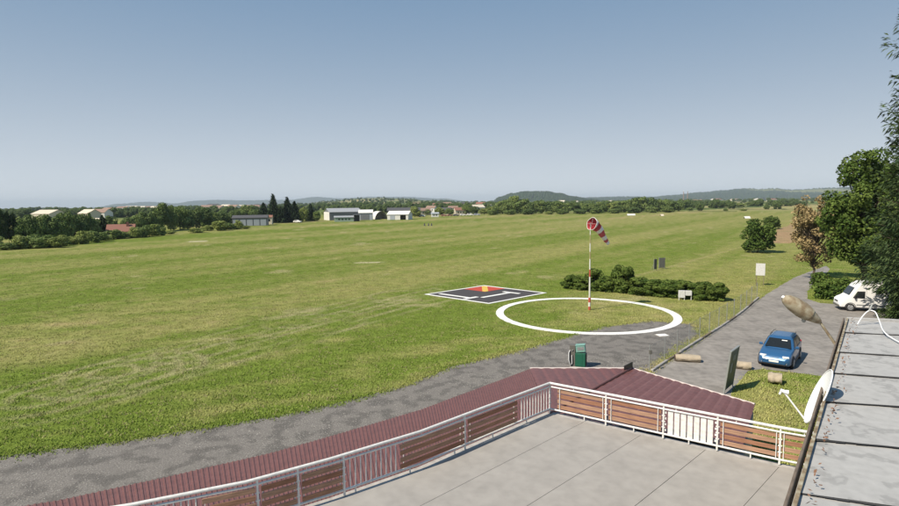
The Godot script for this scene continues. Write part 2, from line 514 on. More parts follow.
func raw_mesh(v: PackedVector3Array, n: PackedVector3Array, c: PackedColorArray, ix: PackedInt32Array) -> ArrayMesh:
	# wind each face to agree with its normal
	for t in range(0, ix.size(), 3):
		var a := v[ix[t]]
		if (v[ix[t + 2]] - a).cross(v[ix[t + 1]] - a).dot(n[ix[t]]) < 0:
			var s := ix[t + 1]
			ix[t + 1] = ix[t + 2]; ix[t + 2] = s
	var arr := []
	arr.resize(Mesh.ARRAY_MAX)
	arr[Mesh.ARRAY_VERTEX] = v; arr[Mesh.ARRAY_NORMAL] = n; arr[Mesh.ARRAY_COLOR] = c; arr[Mesh.ARRAY_INDEX] = ix
	var m := ArrayMesh.new()
	m.add_surface_from_arrays(Mesh.PRIMITIVE_TRIANGLES, arr)
	return m

# clumps of a crown of height 1 and width 1 that starts at height `low`
func crown_clumps(seed_: int, count: int, low: float, size: float, narrow := 0.0) -> Array:
	var r := RandomNumberGenerator.new()
	r.seed = seed_
	var out := []
	var tries := 0
	while out.size() < count and tries < 4000:
		tries += 1
		var p := Vector3(r.randf_range(-1, 1), r.randf_range(-1, 1), r.randf_range(-1, 1))
		if p.length() > 1.0 or p.length() < 0.35: continue
		if p.y > 0 and Vector2(p.x, p.z).length() > 1.0 - narrow * p.y: continue
		var s := size * r.randf_range(0.7, 1.3)
		var o := Vector3(p.x * (0.5 - s * 0.7), low + (1 - low) * 0.5 + p.y * ((1 - low) * 0.5 - s * 0.7), p.z * (0.5 - s * 0.7))
		out.append([o, Vector3(s, s * r.randf_range(0.7, 0.95), s)])
	# fill the height and the width exactly
	var top := 0.0
	var reach := 0.0
	for k in out:
		top = maxf(top, k[0].y + k[1].y)
		reach = maxf(reach, Vector2(k[0].x, k[0].z).length() + k[1].x)
	for k in out: k[0] = Vector3(k[0].x * 0.5 / reach, k[0].y / top, k[0].z * 0.5 / reach)
	return out

# trunk and limbs that reach the clumps
func limbs(clumps: Array, low: float, thick: float, every := 2) -> MB:
	var mb := MB.new()
	mb.tube([Vector3(0, -0.02, 0), Vector3(0.004, 0.05, 0), Vector3(0.01, low, 0.006), Vector3(-0.01, low + (1 - low) * 0.4, 0.01), Vector3(0.01, low + (1 - low) * 0.75, 0)], [thick * 1.35, thick, thick * 0.8, thick * 0.5, thick * 0.15], 8)
	for k in range(0, clumps.size(), every):
		var o: Vector3 = clumps[k][0]
		var from := Vector3(0, clampf(low * 0.75 + (o.y - low) * 0.45, low * 0.6, 0.8), 0)
		var mid := from.lerp(o, 0.55) + Vector3(0, 0.03, 0)
		mb.tube([from, mid, o], [thick * 0.45, thick * 0.28, thick * 0.1], 5, false)
	return mb

# a spruce of height 1: whorls of drooping boughs carrying sprays
func spruce(seed_: int, whorls: int, boughs: int, sprays: int, radius: float, spray_size: float, c0: Color, c1: Color, base := 0.04, rise := 0.0, taper := 0.85, spread := 0.13) -> ArrayMesh:
	var r := RandomNumberGenerator.new()
	r.seed = seed_
	var v := PackedVector3Array(); var n := PackedVector3Array(); var c := PackedColorArray(); var ix := PackedInt32Array()
	for w in whorls:
		var t := float(w) / whorls
		var y := base + (1.0 - base) * t
		var reach := radius * pow(1.0 - t, taper) * r.randf_range(0.8, 1.15) + radius * 0.03
		var nb := maxi(4, int(boughs * (1.0 - t * 0.5)))
		for b in nb:
			var w2 := TAU * (b + r.randf() * 0.8) / nb + w * 1.7
			var out := Vector3(cos(w2), 0, sin(w2))
			var len := reach * r.randf_range(0.65, 1.15)
			var y0 := y + r.randf_range(-0.4, 0.4) / whorls
			var tone := r.randf()
			var num := maxi(3, int(sprays * len / radius))
			for k in num:
				var q := (k + r.randf()) / num
				var p := out * len * q + Vector3(0, y0 - 0.28 * len * q + (0.20 + rise) * len * q * q, 0)
				var side := out.cross(UP) * r.randfn() * spread * len * (1.15 - q) + Vector3(0, r.randfn() * 0.012, 0)
				p += side
				var ax := (out + side.normalized() * 0.7 + Vector3(0, r.randf_range(-0.7, 0.25), 0)).normalized()
				var nn := (UP + Vector3(r.randfn(), r.randfn(), r.randfn()) * 0.6).normalized()
				var ay := nn.cross(ax).normalized()
				nn = ax.cross(ay)
				if nn.y < 0: nn = -nn
				var s := spray_size * r.randf_range(0.6, 1.3)
				var col := c0.lerp(c1, clampf(tone * 0.5 + r.randf() * 0.5, 0, 1)) * r.randf_range(0.8, 1.2)
				var i0 := v.size()
				v.append_array([p - ax * s * 0.5, p + ay * s * 0.15, p + ax * s * 0.6 - UP * s * 0.15, p - ay * s * 0.15])
				for z in 4:
					n.append(nn); c.append(col)
				ix.append_array([i0, i0 + 1, i0 + 2, i0, i0 + 2, i0 + 3])
	return raw_mesh(v, n, c, ix)

var crowns := {}
func make_crowns():
	# far deciduous trees of three greens, far conifers, and low bushes, all of height and width 1
	var tones := {"dark": [Color(0.062, 0.105, 0.034), Color(0.17, 0.225, 0.075)], "mid": [Color(0.095, 0.15, 0.042), Color(0.24, 0.295, 0.095)], "light": [Color(0.15, 0.20, 0.045), Color(0.30, 0.34, 0.11)]}
	for tone in tones:
		crowns[tone] = []
		for k in 3:
			var cl := crown_clumps(100 + k * 7 + tone.length() * 31, 38, -0.04, 0.165)
			crowns[tone].append([leaves(50 + k, cl, 1500, 0.05, tones[tone][0], tones[tone][1], 1.4, 4200), limbs(cl, 0.08, 0.022, 5).mesh()])
		crowns[tone + "_bush"] = []
		for k in 3:
			var cl := crown_clumps(300 + k * 5 + tone.length() * 17, 26, -0.12, 0.2)
			crowns[tone + "_bush"].append([leaves(80 + k, cl, 1300, 0.06, tones[tone][0], tones[tone][1], 1.4, 3600), limbs(cl, 0.1, 0.02, 4).mesh()])
	crowns["poplar"] = []
	crowns["conifer"] = []
	for k in 2:
		var cl := crown_clumps(500 + k, 30, 0.06, 0.15, 0.4)
		crowns["poplar"].append([leaves(90 + k, cl, 1500, 0.055, Color(0.025, 0.045, 0.016), Color(0.06, 0.09, 0.03), 1.4, 3600), limbs(cl, 0.1, 0.02, 6).mesh()])
		var mb := MB.new()
		mb.tube([Vector3(0, -0.02, 0), Vector3(0, 1.0, 0)], [0.022, 0.003], 7)
		crowns["conifer"].append([spruce(700 + k, 30, 10, 28, 0.5, 0.13, Color(0.014, 0.03, 0.016), Color(0.04, 0.065, 0.026), 0.04, 0.0, 0.7), mb.mesh()])

func far_tree(kind: String, i: int, x: float, z: float, h: float, w: float, called: String, label: String, group: String, turn: float):
	var t := thing(called, label, "bush" if kind.ends_with("bush") else "tree", Vector3(x, land(x, z), z), turn, group)
	var set_: Array = crowns[kind][i % crowns[kind].size()]
	var s := Transform3D(Basis.from_scale(Vector3(w, h, w)), Vector3.ZERO)
	obj("crown", set_[0], M.far_leaf, t, s)
	obj("trunk", set_[1], M.bark, t, s)

# ---------------------------------------------------------------- the building in front
const FLOOR := 2.8          # terrace
const EAVE := 2.2
const ROOF := 6.9           # grey roof beside the terrace

# a line of plan points measured along its length
class Line:
	var p: Array
	var at := [0.0]
	func _init(pts: Array):
		p = pts
		for i in pts.size() - 1: at.append(at[-1] + pts[i].distance_to(pts[i + 1]))
	func length() -> float: return at[-1]
	func get_at(s: float) -> Vector2:
		for i in p.size() - 1:
			if s <= at[i + 1] or i == p.size() - 2:
				return p[i].lerp(p[i + 1], (s - at[i]) / (at[i + 1] - at[i]))
		return p[-1]

var left_line: Line
var right_line: Line

func v3(p: Vector2, y: float) -> Vector3: return Vector3(p.x, y, p.y)

func rail_span(o: Node3D, line: Line, s0: float, s1: float, y: float, r: float, called: String):
	var pts := [v3(line.get_at(s0), y)]
	for i in line.p.size():
		if line.at[i] > s0 + 0.05 and line.at[i] < s1 - 0.05: pts.append(v3(line.p[i], y))
	pts.append(v3(line.get_at(s1), y))
	var mb := MB.new()
	mb.tube(pts, [r], 8)
	obj(called, mb, M.rail, o)

func upright(o: Node3D, p: Vector2, y0: float, y1: float, w: float, called: String, turn: float, m: Material, d := 0.0):
	var mb := MB.new()
	mb.box(Vector3.ZERO, Vector3(w, y1 - y0, w if d == 0.0 else d), w * 0.12)
	obj(called, mb, m, o, Transform3D(Basis(UP, turn), v3(p, (y0 + y1) / 2)))

func heading(line: Line, s: float) -> float:
	var q := line.get_at(minf(s + 0.1, line.length())) - line.get_at(maxf(s - 0.1, 0.0))
	return atan2(-q.y, q.x)

# modules: [kind, from, to] along the line; kinds: wood, bars, slats
func railing(label: String, line: Line, mods: Array, posts: Array, side: float):
	var o := thing("terrace_railing", label, "railing", Vector3.ZERO, 0.0, "railings around the terrace")
	var end := line.length()
	rail_span(o, line, 0.0, end, FLOOR + 1.10, 0.043, "handrail")
	rail_span(o, line, 0.0, end, FLOOR + 0.97, 0.028, "upper_rail")
	rail_span(o, line, 0.0, end, FLOOR + 0.15, 0.032, "lower_rail")
	for s in posts:
		upright(o, line.get_at(s), FLOOR, FLOOR + 1.08, 0.05, "post", heading(line, s), M.rail)
	var s := 0.9
	while s < end:      # short stays that carry the handrail, and feet under the lower rail
		upright(o, line.get_at(s), FLOOR + 0.97, FLOOR + 1.09, 0.02, "stay", heading(line, s), M.rail)
		upright(o, line.get_at(s + 0.4), FLOOR, FLOOR + 0.14, 0.035, "foot", heading(line, s), M.rail)
		s += 1.7
	var k := 0
	for m in mods:
		var a := line.get_at(m[1])
		var b := line.get_at(m[2])
		var turn := atan2(-(b - a).y, (b - a).x)
		var back := (b - a).orthogonal().normalized() * 0.035 * side
		if m[0] == "wood":
			for row in 4:
				var mb := MB.new()
				var h := 0.128
				mb.box(Vector3.ZERO, Vector3(a.distance_to(b) - 0.02, h + rng.randf_range(-0.006, 0.006), 0.024), 0.004)
				var y := FLOOR + 0.275 + row * 0.192 + rng.randf_range(-0.006, 0.006)
				obj("plank", mb, M.plank[(k * 3 + row * 5) % 4], o, Transform3D(Basis(UP, turn) * Basis(Vector3.BACK, rng.randf_range(-0.002, 0.002)), v3((a + b) / 2 + back, y)))
			for q in [0.06, 0.94]:
				upright(o, a.lerp(b, q), FLOOR + 0.15, FLOOR + 0.97, 0.022, "bar", turn, M.rail)
		else:
			var wide: bool = m[0] == "slats"
			var num := int(a.distance_to(b) / (0.185 if wide else 0.15))
			for q in num:
				upright(o, a.lerp(b, (q + 0.5) / num) + (back if wide else Vector2.ZERO), FLOOR + 0.16, FLOOR + 0.965, 0.162 if wide else 0.026, "slat" if wide else "bar", turn, M.rail, 0.022 if wide else 0.0)
			if wide:   # short brackets beside the slats
				for e in [a.lerp(b, -0.05), a.lerp(b, 1.05)]:
					for row in 4:
						upright(o, e + back, FLOOR + 0.24 + row * 0.19, FLOOR + 0.31 + row * 0.19, 0.075, "bracket", turn, M.rail, 0.03)
		k += 1
	# small clips that hold the planks at the middle posts
	for q in posts:
		for row in 3:
			var pos := line.get_at(q)
			var mb := MB.new()
			mb.tube([Vector3(-0.05, 0, 0), Vector3(0.05, 0, 0)], [0.02], 6)
			obj("clip", mb, M.rail, o, Transform3D(Basis(UP, heading(line, q)), v3(pos, FLOOR + 0.37 + row * 0.19)))

func clip_strips(poly: PackedVector2Array, dir: Vector2, widths: Array, start: float, gap: float) -> Array:
	var side := dir.orthogonal().normalized()
	var d := dir.normalized()
	var out := []
	var s := start
	for w in widths:
		var strip := PackedVector2Array([d * -60 + side * (s + gap), d * 60 + side * (s + gap), d * 60 + side * (s + w - gap), d * -60 + side * (s + w - gap)])
		for q in Geometry2D.intersect_polygons(strip, poly): out.append(q)
		s += w
	return out

func make_front_building():
	var left_pts := [Vector2(3.55, -19.24), Vector2(1.07, -16.99), Vector2(-0.90, -15.16), Vector2(-3.12, -13.54), Vector2(-4.86, -12.42), Vector2(-7.05, -11.48), Vector2(-9.32, -10.77), Vector2(-12.00, -10.10)]
	var right_pts := [Vector2(3.55, -19.24), Vector2(6.77, -16.98), Vector2(9.38, -15.14), Vector2(10.75, -14.35)]
	var eave_left := [Vector2(3.89, -26.40), Vector2(-1.25, -21.20), Vector2(-3.85, -19.17), Vector2(-5.89, -17.63), Vector2(-8.79, -15.97), Vector2(-11.04, -14.78), Vector2(-13.56, -13.86), Vector2(-16.00, -13.20)]
	var upper_left := [Vector2(3.55, -19.24), Vector2(0.95, -17.13), Vector2(-1.02, -15.30), Vector2(-3.22, -13.69), Vector2(-4.94, -12.58), Vector2(-7.11, -11.64), Vector2(-9.37, -10.95), Vector2(-12.04, -10.27)]
	var eave_right := [Vector2(8.84, -26.20), Vector2(12.12, -21.30), Vector2(8.91, -16.26)]
	left_line = Line.new(left_pts)
	right_line = Line.new(right_pts)
	var corner: Vector2 = left_pts[0]
	# terrace: a block with membrane sheets on top
	var block := PackedVector2Array()
	for p in left_pts: block.append(p)
	block.append_array([Vector2(-9.5, -4.0), Vector2(2.0, -4.0), Vector2(2.25, -4.1)])
	var rp := right_pts.duplicate()
	rp.reverse()
	for p in rp.slice(0, -1): block.append(p)
	var wide: PackedVector2Array = Geometry2D.offset_polygon(block, 0.16)[0]
	var ter := thing("terrace", "pale concrete terrace floor with straight seams inside the white railing", "terrace")
	structure(ter)
	var mb := MB.new()
	mb.prism(wide, 0.0, FLOOR - 0.02)
	obj("slab", mb, M.concrete, ter)
	var inner: PackedVector2Array = Geometry2D.offset_polygon(block, -0.12)[0]
	for q in clip_strips(inner, Vector2(0.72, -0.69), [1.3, 1.9, 1.9, 1.9, 1.9, 1.9, 1.9, 1.9, 1.9, 1.9, 1.9, 1.9, 1.9, 1.9, 1.9, 1.9, 1.9, 1.9, 1.9, 1.9, 1.9, 1.9, 1.9], -14.0, 0.007):
		var m2 := MB.new()
		m2.prism(q, FLOOR - 0.018, FLOOR + rng.randf_range(-0.002, 0.002))
		obj("floor_sheet", m2, M.terrace, ter)
	# railings
	railing("white terrace railing with brown planks and bars, running towards the lower left", left_line, [["bars", 0.11, 1.64], ["wood", 1.82, 4.17], ["wood", 4.30, 6.74], ["bars", 6.78, 8.32], ["wood", 8.46, 9.56], ["wood", 9.67, 10.54], ["wood", 10.65, 11.83], ["bars", 11.87, 13.24], ["wood", 13.28, 14.93]], [0.00, 4.26, 8.42, 9.63, 10.61, 13.24], 1.0)
	railing("white terrace railing with orange brown planks and white slats, right of the corner", right_line, [["wood", 0.27, 2.06], ["wood", 2.13, 3.86], ["slats", 4.04, 5.39], ["wood", 5.56, 7.13], ["wood", 7.15, 8.33]], [2.06, 3.93, 5.50, 7.13], 1.0)

	# the maroon roof around the terrace
	var roof := thing("lean_to_roof", "maroon sheet metal roof sloping down around the terrace railing", "roof")
	# trapezoid ribs on the long left slope, one sheet per metre
	var upl := Line.new(upper_left)
	var evl := Line.new(eave_left)
	var sheets := 20
	for k in sheets:
		var sh := MB.new()
		var ribs := 8
		for q in ribs:
			var prof := [[0.0, 0.0], [0.30, 0.0], [0.42, 0.022], [0.66, 0.022], [0.78, 0.0], [1.0, 0.0]]
			for e in prof.size() - 1:
				var t0: float = (k + (q + prof[e][0]) / ribs) / sheets
				var t1: float = (k + (q + prof[e + 1][0]) / ribs) / sheets
				var h0: float = prof[e][1] - (0.004 if k % 2 else 0.0)
				var h1: float = prof[e + 1][1] - (0.004 if k % 2 else 0.0)
				sh.quad(v3(evl.get_at(t0 * evl.length()), EAVE + h0), v3(evl.get_at(t1 * evl.length()), EAVE + h1), v3(upl.get_at(t1 * upl.length()), FLOOR - 0.06 + h1), v3(upl.get_at(t0 * upl.length()), FLOOR - 0.06 + h0))
		obj("roof_sheet", sh, M.roof_red, roof)
	# the front slope and the right slope with stepped tile rows
	var hip := corner
	tile_slope(roof, [eave_left[0], eave_right[0]], [hip, eave_right[0].lerp(hip, 0.02)], 9, 8, true)
	tile_slope(roof, [eave_right[0], eave_right[1]], [hip, eave_right[2]], 13, 11)
	var trim := MB.new()
	trim.tube([v3(eave_left[0], EAVE + 0.03), v3(eave_right[0], EAVE + 0.03)], [0.055], 8)
	obj("eave_trim", trim, M.roof_trim, roof)
	trim = MB.new()
	trim.tube([v3(eave_right[0], EAVE + 0.03), v3(eave_right[1], EAVE + 0.03)], [0.05], 8)
	obj("eave_trim", trim, M.roof_trim, roof)
	trim = MB.new()
	trim.tube([v3(hip, FLOOR - 0.02), v3(eave_right[0], EAVE + 0.07)], [0.07], 8)
	obj("hip_cap", trim, M.roof_red, roof)
	trim = MB.new()
	trim.box(Vector3.ZERO, Vector3(0.03, 0.3, 0.9), 0.005)
	obj("hip_end", trim, M.black, roof, Transform3D(Basis(UP, -0.75), v3(eave_right[0].lerp(hip, 0.06), EAVE + 0.24)))
	# walls under that roof
	var foot := PackedVector2Array()
	foot.append_array([eave_left[0].lerp(hip, 0.1), eave_right[0].lerp(hip, 0.1), eave_right[1].lerp(eave_right[2], 0.12), eave_right[2], hip])
	var w2 := MB.new()
	w2.prism(foot, 0.0, EAVE - 0.06)
	obj("wall", w2, M.wall, roof)
	var low := PackedVector2Array()
	for p in eave_left: low.append(p.lerp(corner, 0.0) + (Vector2(2.0, -8.0) - p).normalized() * 0.5)
	for k in range(upper_left.size() - 1, -1, -1): low.append(upper_left[k])
	w2 = MB.new()
	w2.prism(low, 0.0, EAVE - 0.08)
	obj("wall", w2, M.wall, roof)

# a slope of stepped roof sheets between an eave and a ridge
func tile_slope(roof: Node3D, eave: Array, ridge_: Array, cols: int, rows: int, falling := false):
	for c in cols:
		var sh := MB.new()
		for r in rows:
			for q in 3:
				var prof := [[0.0, 0.0], [0.25, 0.03], [0.65, 0.03], [1.0, 0.0]]
				var pts := []
				for t in [(c + prof[q][0]) / cols, (c + prof[q + 1][0]) / cols]:
					for w in [float(r) / rows, float(r + 1) / rows]:
						var e: Vector2 = eave[0].lerp(eave[1], t)
						var u: Vector2 = ridge_[0].lerp(ridge_[1], t)
						pts.append([e.lerp(u, w), lerpf(EAVE, lerpf(FLOOR - 0.06, EAVE, t) if falling else FLOOR - 0.06, w)])
				var b0: float = prof[q][1]
				var b1: float = prof[q + 1][1]
				var step := 0.028
				# each row stands proud at its lower end
				sh.quad(v3(pts[0][0], pts[0][1] + b0 + step), v3(pts[2][0], pts[2][1] + b1 + step), v3(pts[3][0], pts[3][1] + b1), v3(pts[1][0], pts[1][1] + b0))
				sh.quad(v3(pts[0][0], pts[0][1] + b0 - 0.004), v3(pts[2][0], pts[2][1] + b1 - 0.004), v3(pts[2][0], pts[2][1] + b1 + step), v3(pts[0][0], pts[0][1] + b0 + step))
		obj("roof_sheet", sh, M.roof_red, roof)

func make_grey_roof():
	var b := thing("flat_roofed_building", "building with grey weathered sheet roof at the lower right", "building")
	var e0 := Vector2(11.34, -15.54)              # far left corner of the roof
	var along := Vector2(-0.617, 0.787)           # towards the camera along the left edge
	var across := Vector2(0.958, 0.287)
	var wid := 13.0
	var total := 24.0
	var mb := MB.new()
	var foot := PackedVector2Array([e0 + across * 0.05, e0 + across * wid, e0 + across * wid + along * total, e0 + along * total + across * 0.05])
	mb.prism(foot, 0.0, ROOF - 0.1)
	obj("wall", mb, M.wall, b)
	var seams := [0.0, 1.93, 4.25, 6.1, 8.06, 9.92, 11.8, 13.7, 15.6, 17.6, 19.6, 21.8, 24.0]
	var skew := [0.0, 0.02, 0.02, 0.05, -0.05, 0.02, 0.03, 0.0, 0.02, 0.0, 0.02, 0.0, 0.0]
	for k in seams.size() - 1:
		var rows := []
		var n := 14
		var nc := 60
		for i in n + 1:
			var t := float(i) / n
			var line := PackedVector3Array()
			for j in nc + 1:
				var w := wid * pow(float(j) / nc, 1.3) + 0.06
				var s := lerpf(seams[k] + skew[k] * w, seams[k + 1] + skew[k + 1] * w, t)
				var wave := fn_a.get_noise_2d(w * 22.0, seams[k + 1] * 60.0) * 0.035
				if i == n: s += 0.05 + wave * 1.5
				var h := 0.012 + 0.03 * pow(t, 4.0) * (1.0 + wave * 20.0) + fn_a.get_noise_2d(w * 9.0 + 50, s * 9.0) * 0.016
				line.append(v3(e0 + along * s + across * w, ROOF + h))
			rows.append(line)
		var sh := MB.new()
		sh.sheet(rows)
		var o := obj("roofing_sheet", sh, M.membrane, b)
		# the cut lower edge of the sheet, sealed with bitumen
		var lip := MB.new()
		for j in nc:
			var p: Vector3 = rows[n][j]
			var q: Vector3 = rows[n][j + 1]
			lip.quad(p, q, q - UP * 0.08, p - UP * 0.08)
			var u := Vector3(along.x, 0, along.y) * (0.025 + 0.03 * absf(fn_b.get_noise_2d(j * 7.0, k * 31.0)))
			p.y = ROOF + 0.034; q.y = ROOF + 0.034
			lip.quad(p, q, q + u, p + u)
		obj("sealed_edge", lip, M.bitumen, o)
	# raised edge boards along the left side, in lengths
	for k in 8:
		var fb := MB.new()
		var len := 3.0
		fb.box(Vector3(0, 0.0, 0), Vector3(0.036, 0.22, len - 0.012), 0.008)
		var p := e0 + along * (len * (k + 0.5)) - across * 0.03
		obj("edge_board", fb, M.fascia, b, Transform3D(Basis(UP, atan2(along.x, along.y)), v3(p, ROOF - 0.04 + 0.006 * (k % 3))))
		fb = MB.new()
		fb.box(Vector3(0, 0.0, 0), Vector3(0.045, 0.02, len - 0.01), 0.004)
		obj("edge_flashing", fb, M.rusted, b, Transform3D(Basis(UP, atan2(along.x, along.y)), v3(p + across * 0.09, ROOF + 0.062 + 0.004 * (k % 3))))
	# far edge strip
	var far := MB.new()
	far.box(Vector3.ZERO, Vector3(wid, 0.10, 0.10), 0.01)
	obj("edge_flashing", far, M.membrane, b, Transform3D(Basis(UP, atan2(-across.y, across.x)), v3(e0 + across * (wid / 2 + 0.05), ROOF + 0.03)))
	# dry leaves caught behind the edge boards
	var lv := MB.new()
	for k in 130:
		var s := rng.randf() * 13.0
		var p := e0 + along * s + across * (0.17 + absf(rng.randfn()) * 0.07)
		var t := Basis(Vector3(rng.randfn(), rng.randfn(), rng.randfn()).normalized(), rng.randf() * TAU)
		var o := v3(p, ROOF + 0.075 + rng.randf() * 0.03)
		var z := rng.randf_range(0.015, 0.04)
		lv.quad(o - t.x * z, o + t.z * z * 0.5, o + t.x * z, o - t.z * z * 0.5)
	tag(obj("dry_leaves", lv, M.dry_leaf), "dry brown leaves caught along the grey roof's edge", "leaves", "", "stuff")
	# a loop of white cable at the far end
	var cable := MB.new()
	var pts := []
	var c3 := Curve3D.new()
	for p in [Vector3(11.16, 6.95, -14.81), Vector3(11.29, 7.17, -14.81), Vector3(11.44, 7.31, -14.81), Vector3(11.53, 7.31, -14.71), Vector3(11.41, 7.17, -14.41), Vector3(10.92, 7.04, -13.61), Vector3(10.76, 6.98, -13.14), Vector3(10.54, 6.98, -12.49)]: c3.add_point(p)
	for k in c3.point_count:
		var tan_: Vector3 = (c3.get_point_position(mini(k + 1, c3.point_count - 1)) - c3.get_point_position(maxi(k - 1, 0))) / 6.0
		c3.set_point_in(k, -tan_); c3.set_point_out(k, tan_)
	for p in c3.tessellate_even_length(5, 0.08): pts.append(p)
	cable.tube(pts, [0.015], 8)
	var co := thing("cable_loop", "white cable bent in a loop at the far edge of the grey roof", "cable")
	obj("cable", cable, M.dish, co)
	var cap := MB.new()
	var top: Vector3 = Vector3(11.46, 7.31, -14.81)
	cap.tube([top, top + Vector3(0.06, 0.17, 0)], [0.03, 0.022], 8)
	obj("stub", cap, M.steel, co)

func make_street_lamp():
	var l := thing("street_lamp", "weathered street lamp head on a slanting arm at the grey roof's edge", "lamp")
	var foot: Vector3 = Vector3(9.33, 6.85, -13.04)
	var neck: Vector3 = Vector3(8.98, 7.40, -13.14)
	var tip: Vector3 = Vector3(8.15, 8.00, -13.29)
	var arm := MB.new()
	arm.tube([foot + Vector3(0.02, -0.7, 0.02), foot, foot.lerp(neck, 0.6), neck, neck.lerp(tip, 0.12)], [0.036, 0.036, 0.032, 0.032, 0.03], 10)
	obj("arm", arm, M.rusted, l)
	# the head: a long housing, wide in the middle, flat below
	var ax := (tip - neck)
	var len := ax.length()
	ax = ax.normalized()
	var side := ax.cross(UP).normalized()
	var upv := side.cross(ax).normalized()
	var rows := []
	var prof := [[0.0, 0.05, 0.055], [0.04, 0.07, 0.075], [0.16, 0.12, 0.12], [0.27, 0.15, 0.15], [0.30, 0.18, 0.175], [0.5, 0.215, 0.20], [0.74, 0.20, 0.18], [0.90, 0.15, 0.135], [0.97, 0.09, 0.08], [1.0, 0.01, 0.01]]
	for p in prof:
		var line := PackedVector3Array()
		for j in 16:
			var a := TAU * j / 16
			line.append(neck + ax * len * p[0] + side * cos(a) * p[1] + upv * sin(a) * p[2])
		rows.append(line)
	var mb := MB.new()
	mb.sheet(rows.slice(0, 5), true)
	obj("gear_housing", mb, M.rusted, l)
	mb = MB.new()
	mb.sheet(rows.slice(4), true)
	var sh := obj("lamp_cover", mb, M.rusted, l)
	mb = MB.new()
	var mid := neck + ax * len * 0.29 - upv * 0.10
	mb.tube([mid + ax * 0.05, mid - upv * 0.10, mid - upv * 0.13 - ax * 0.02], [0.06, 0.045, 0.02], 8)
	obj("hinge", mb, M.steel, l)
	mb = MB.new()
	mb.tube([tip - ax * 0.05, tip + ax * 0.02], [0.05, 0.035], 10)
	obj("end_clip", mb, M.dish, sh)

func make_dish():
	var c: Vector3 = Vector3(6.51, 6.90, -9.47)
	var d := thing("satellite_dish", "white satellite dish seen edge on beside the grey roof", "dish", c)
	var ax: Vector3 = Vector3(-0.84, 0.36, -0.455).normalized()
	var side := ax.cross(UP).normalized()
	var upv := side.cross(ax).normalized()
	var rows := []
	for i in 9:
		var r := 0.52 * i / 8.0
		var line := PackedVector3Array()
		for j in 36:
			var a := TAU * j / 36
			line.append((side * cos(a) * 0.92 + upv * sin(a)) * maxf(r, 0.004) + ax * (r * r * 0.34 - 0.09))
		rows.append(line)
	var mb := MB.new()
	mb.sheet(rows, true)
	obj("reflector", mb, M.dish, d)
	mb = MB.new()
	var rim := []
	for j in 37: rim.append(rows[8][j % 36])
	mb.tube(rim, [0.012], 6, false)
	obj("rim", mb, M.dish, d)
	mb = MB.new()
	var low := -upv * 0.5
	var lnb := ax * 0.50 - upv * 0.18
	mb.tube([low + ax * 0.0, lnb], [0.015], 8)
	obj("arm", mb, M.dish, d)
	mb = MB.new()
	mb.tube([lnb + ax * 0.05, lnb - ax * 0.02, lnb - ax * 0.08 + upv * 0.02], [0.028, 0.034, 0.042], 10)
	mb.tube([lnb + ax * 0.03, lnb + ax * 0.03 - upv * 0.08], [0.02], 8)
	obj("receiver", mb, M.dish, d)
	mb = MB.new()
	mb.box(-ax * 0.14, Vector3(0.12, 0.2, 0.12), 0.01)
	mb.tube([-ax * 0.10, Vector3(0.42, -0.12, -0.05)], [0.025], 8)
	mb.tube([Vector3(0.30, -0.7, -0.04), Vector3(0.30, 0.1, -0.04)], [0.028], 8)
	obj("mount", mb, M.steel, d)

# ---------------------------------------------------------------- field and yard
func flat(pts: Array, y: float) -> MB:
	var mb := MB.new()
	mb.prism(PackedVector2Array(pts), y, y)
	return mb

func make_yard_ground():
	structure(obj("apron", patch([Vector2(-21.11, -21.82), Vector2(-19.03, -22.30), Vector2(-15.65, -23.26), Vector2(-13.08, -24.34), Vector2(-10.52, -25.52), Vector2(-7.61, -26.82), Vector2(-4.90, -28.71), Vector2(-2.37, -30.91), Vector2(0.07, -34.31), Vector2(3.87, -37.06), Vector2(6.96, -39.75), Vector2(10.66, -43.15), Vector2(13.34, -45.19), Vector2(17.48, -46.91), Vector2(20.43, -45.37), Vector2(19.59, -41.89), Vector2(17.43, -39.25), Vector2(13.99, -35.29), Vector2(11.97, -32.59), Vector2(9.55, -30.29), Vector2(9.0, -24.0), Vector2(4.0, -24.0), Vector2(-2.0, -18.0), Vector2(-8.0, -13.0), Vector2(-22.0, -9.0)], 0.006, 0.22), M.asphalt)).set_meta("label", "worn grey asphalt apron between the field and the building")
	structure(obj("driveway", patch([Vector2(12.08, -32.39), Vector2(15.12, -35.95), Vector2(18.40, -39.78), Vector2(21.85, -43.82), Vector2(27.18, -50.50), Vector2(32.00, -56.26), Vector2(39.36, -64.91), Vector2(46.32, -72.73), Vector2(51.85, -78.10), Vector2(57.68, -83.70), Vector2(55.79, -80.08), Vector2(48.53, -71.07), Vector2(43.83, -65.35), Vector2(40.24, -61.13), Vector2(37.04, -56.20), Vector2(36.77, -53.95), Vector2(38.41, -52.77), Vector2(40.96, -51.08), Vector2(48.00, -44.00), Vector2(34.00, -24.00), Vector2(22.20, -31.00), Vector2(21.48, -31.63), Vector2(20.39, -32.25), Vector2(19.07, -32.91), Vector2(18.02, -32.55), Vector2(16.91, -31.25), Vector2(15.41, -29.25), Vector2(13.40, -25.60), Vector2(10.50, -28.00)], 0.011, 0.12), M.drive)).set_meta("label", "grey asphalt driveway and parking area beside the fence")

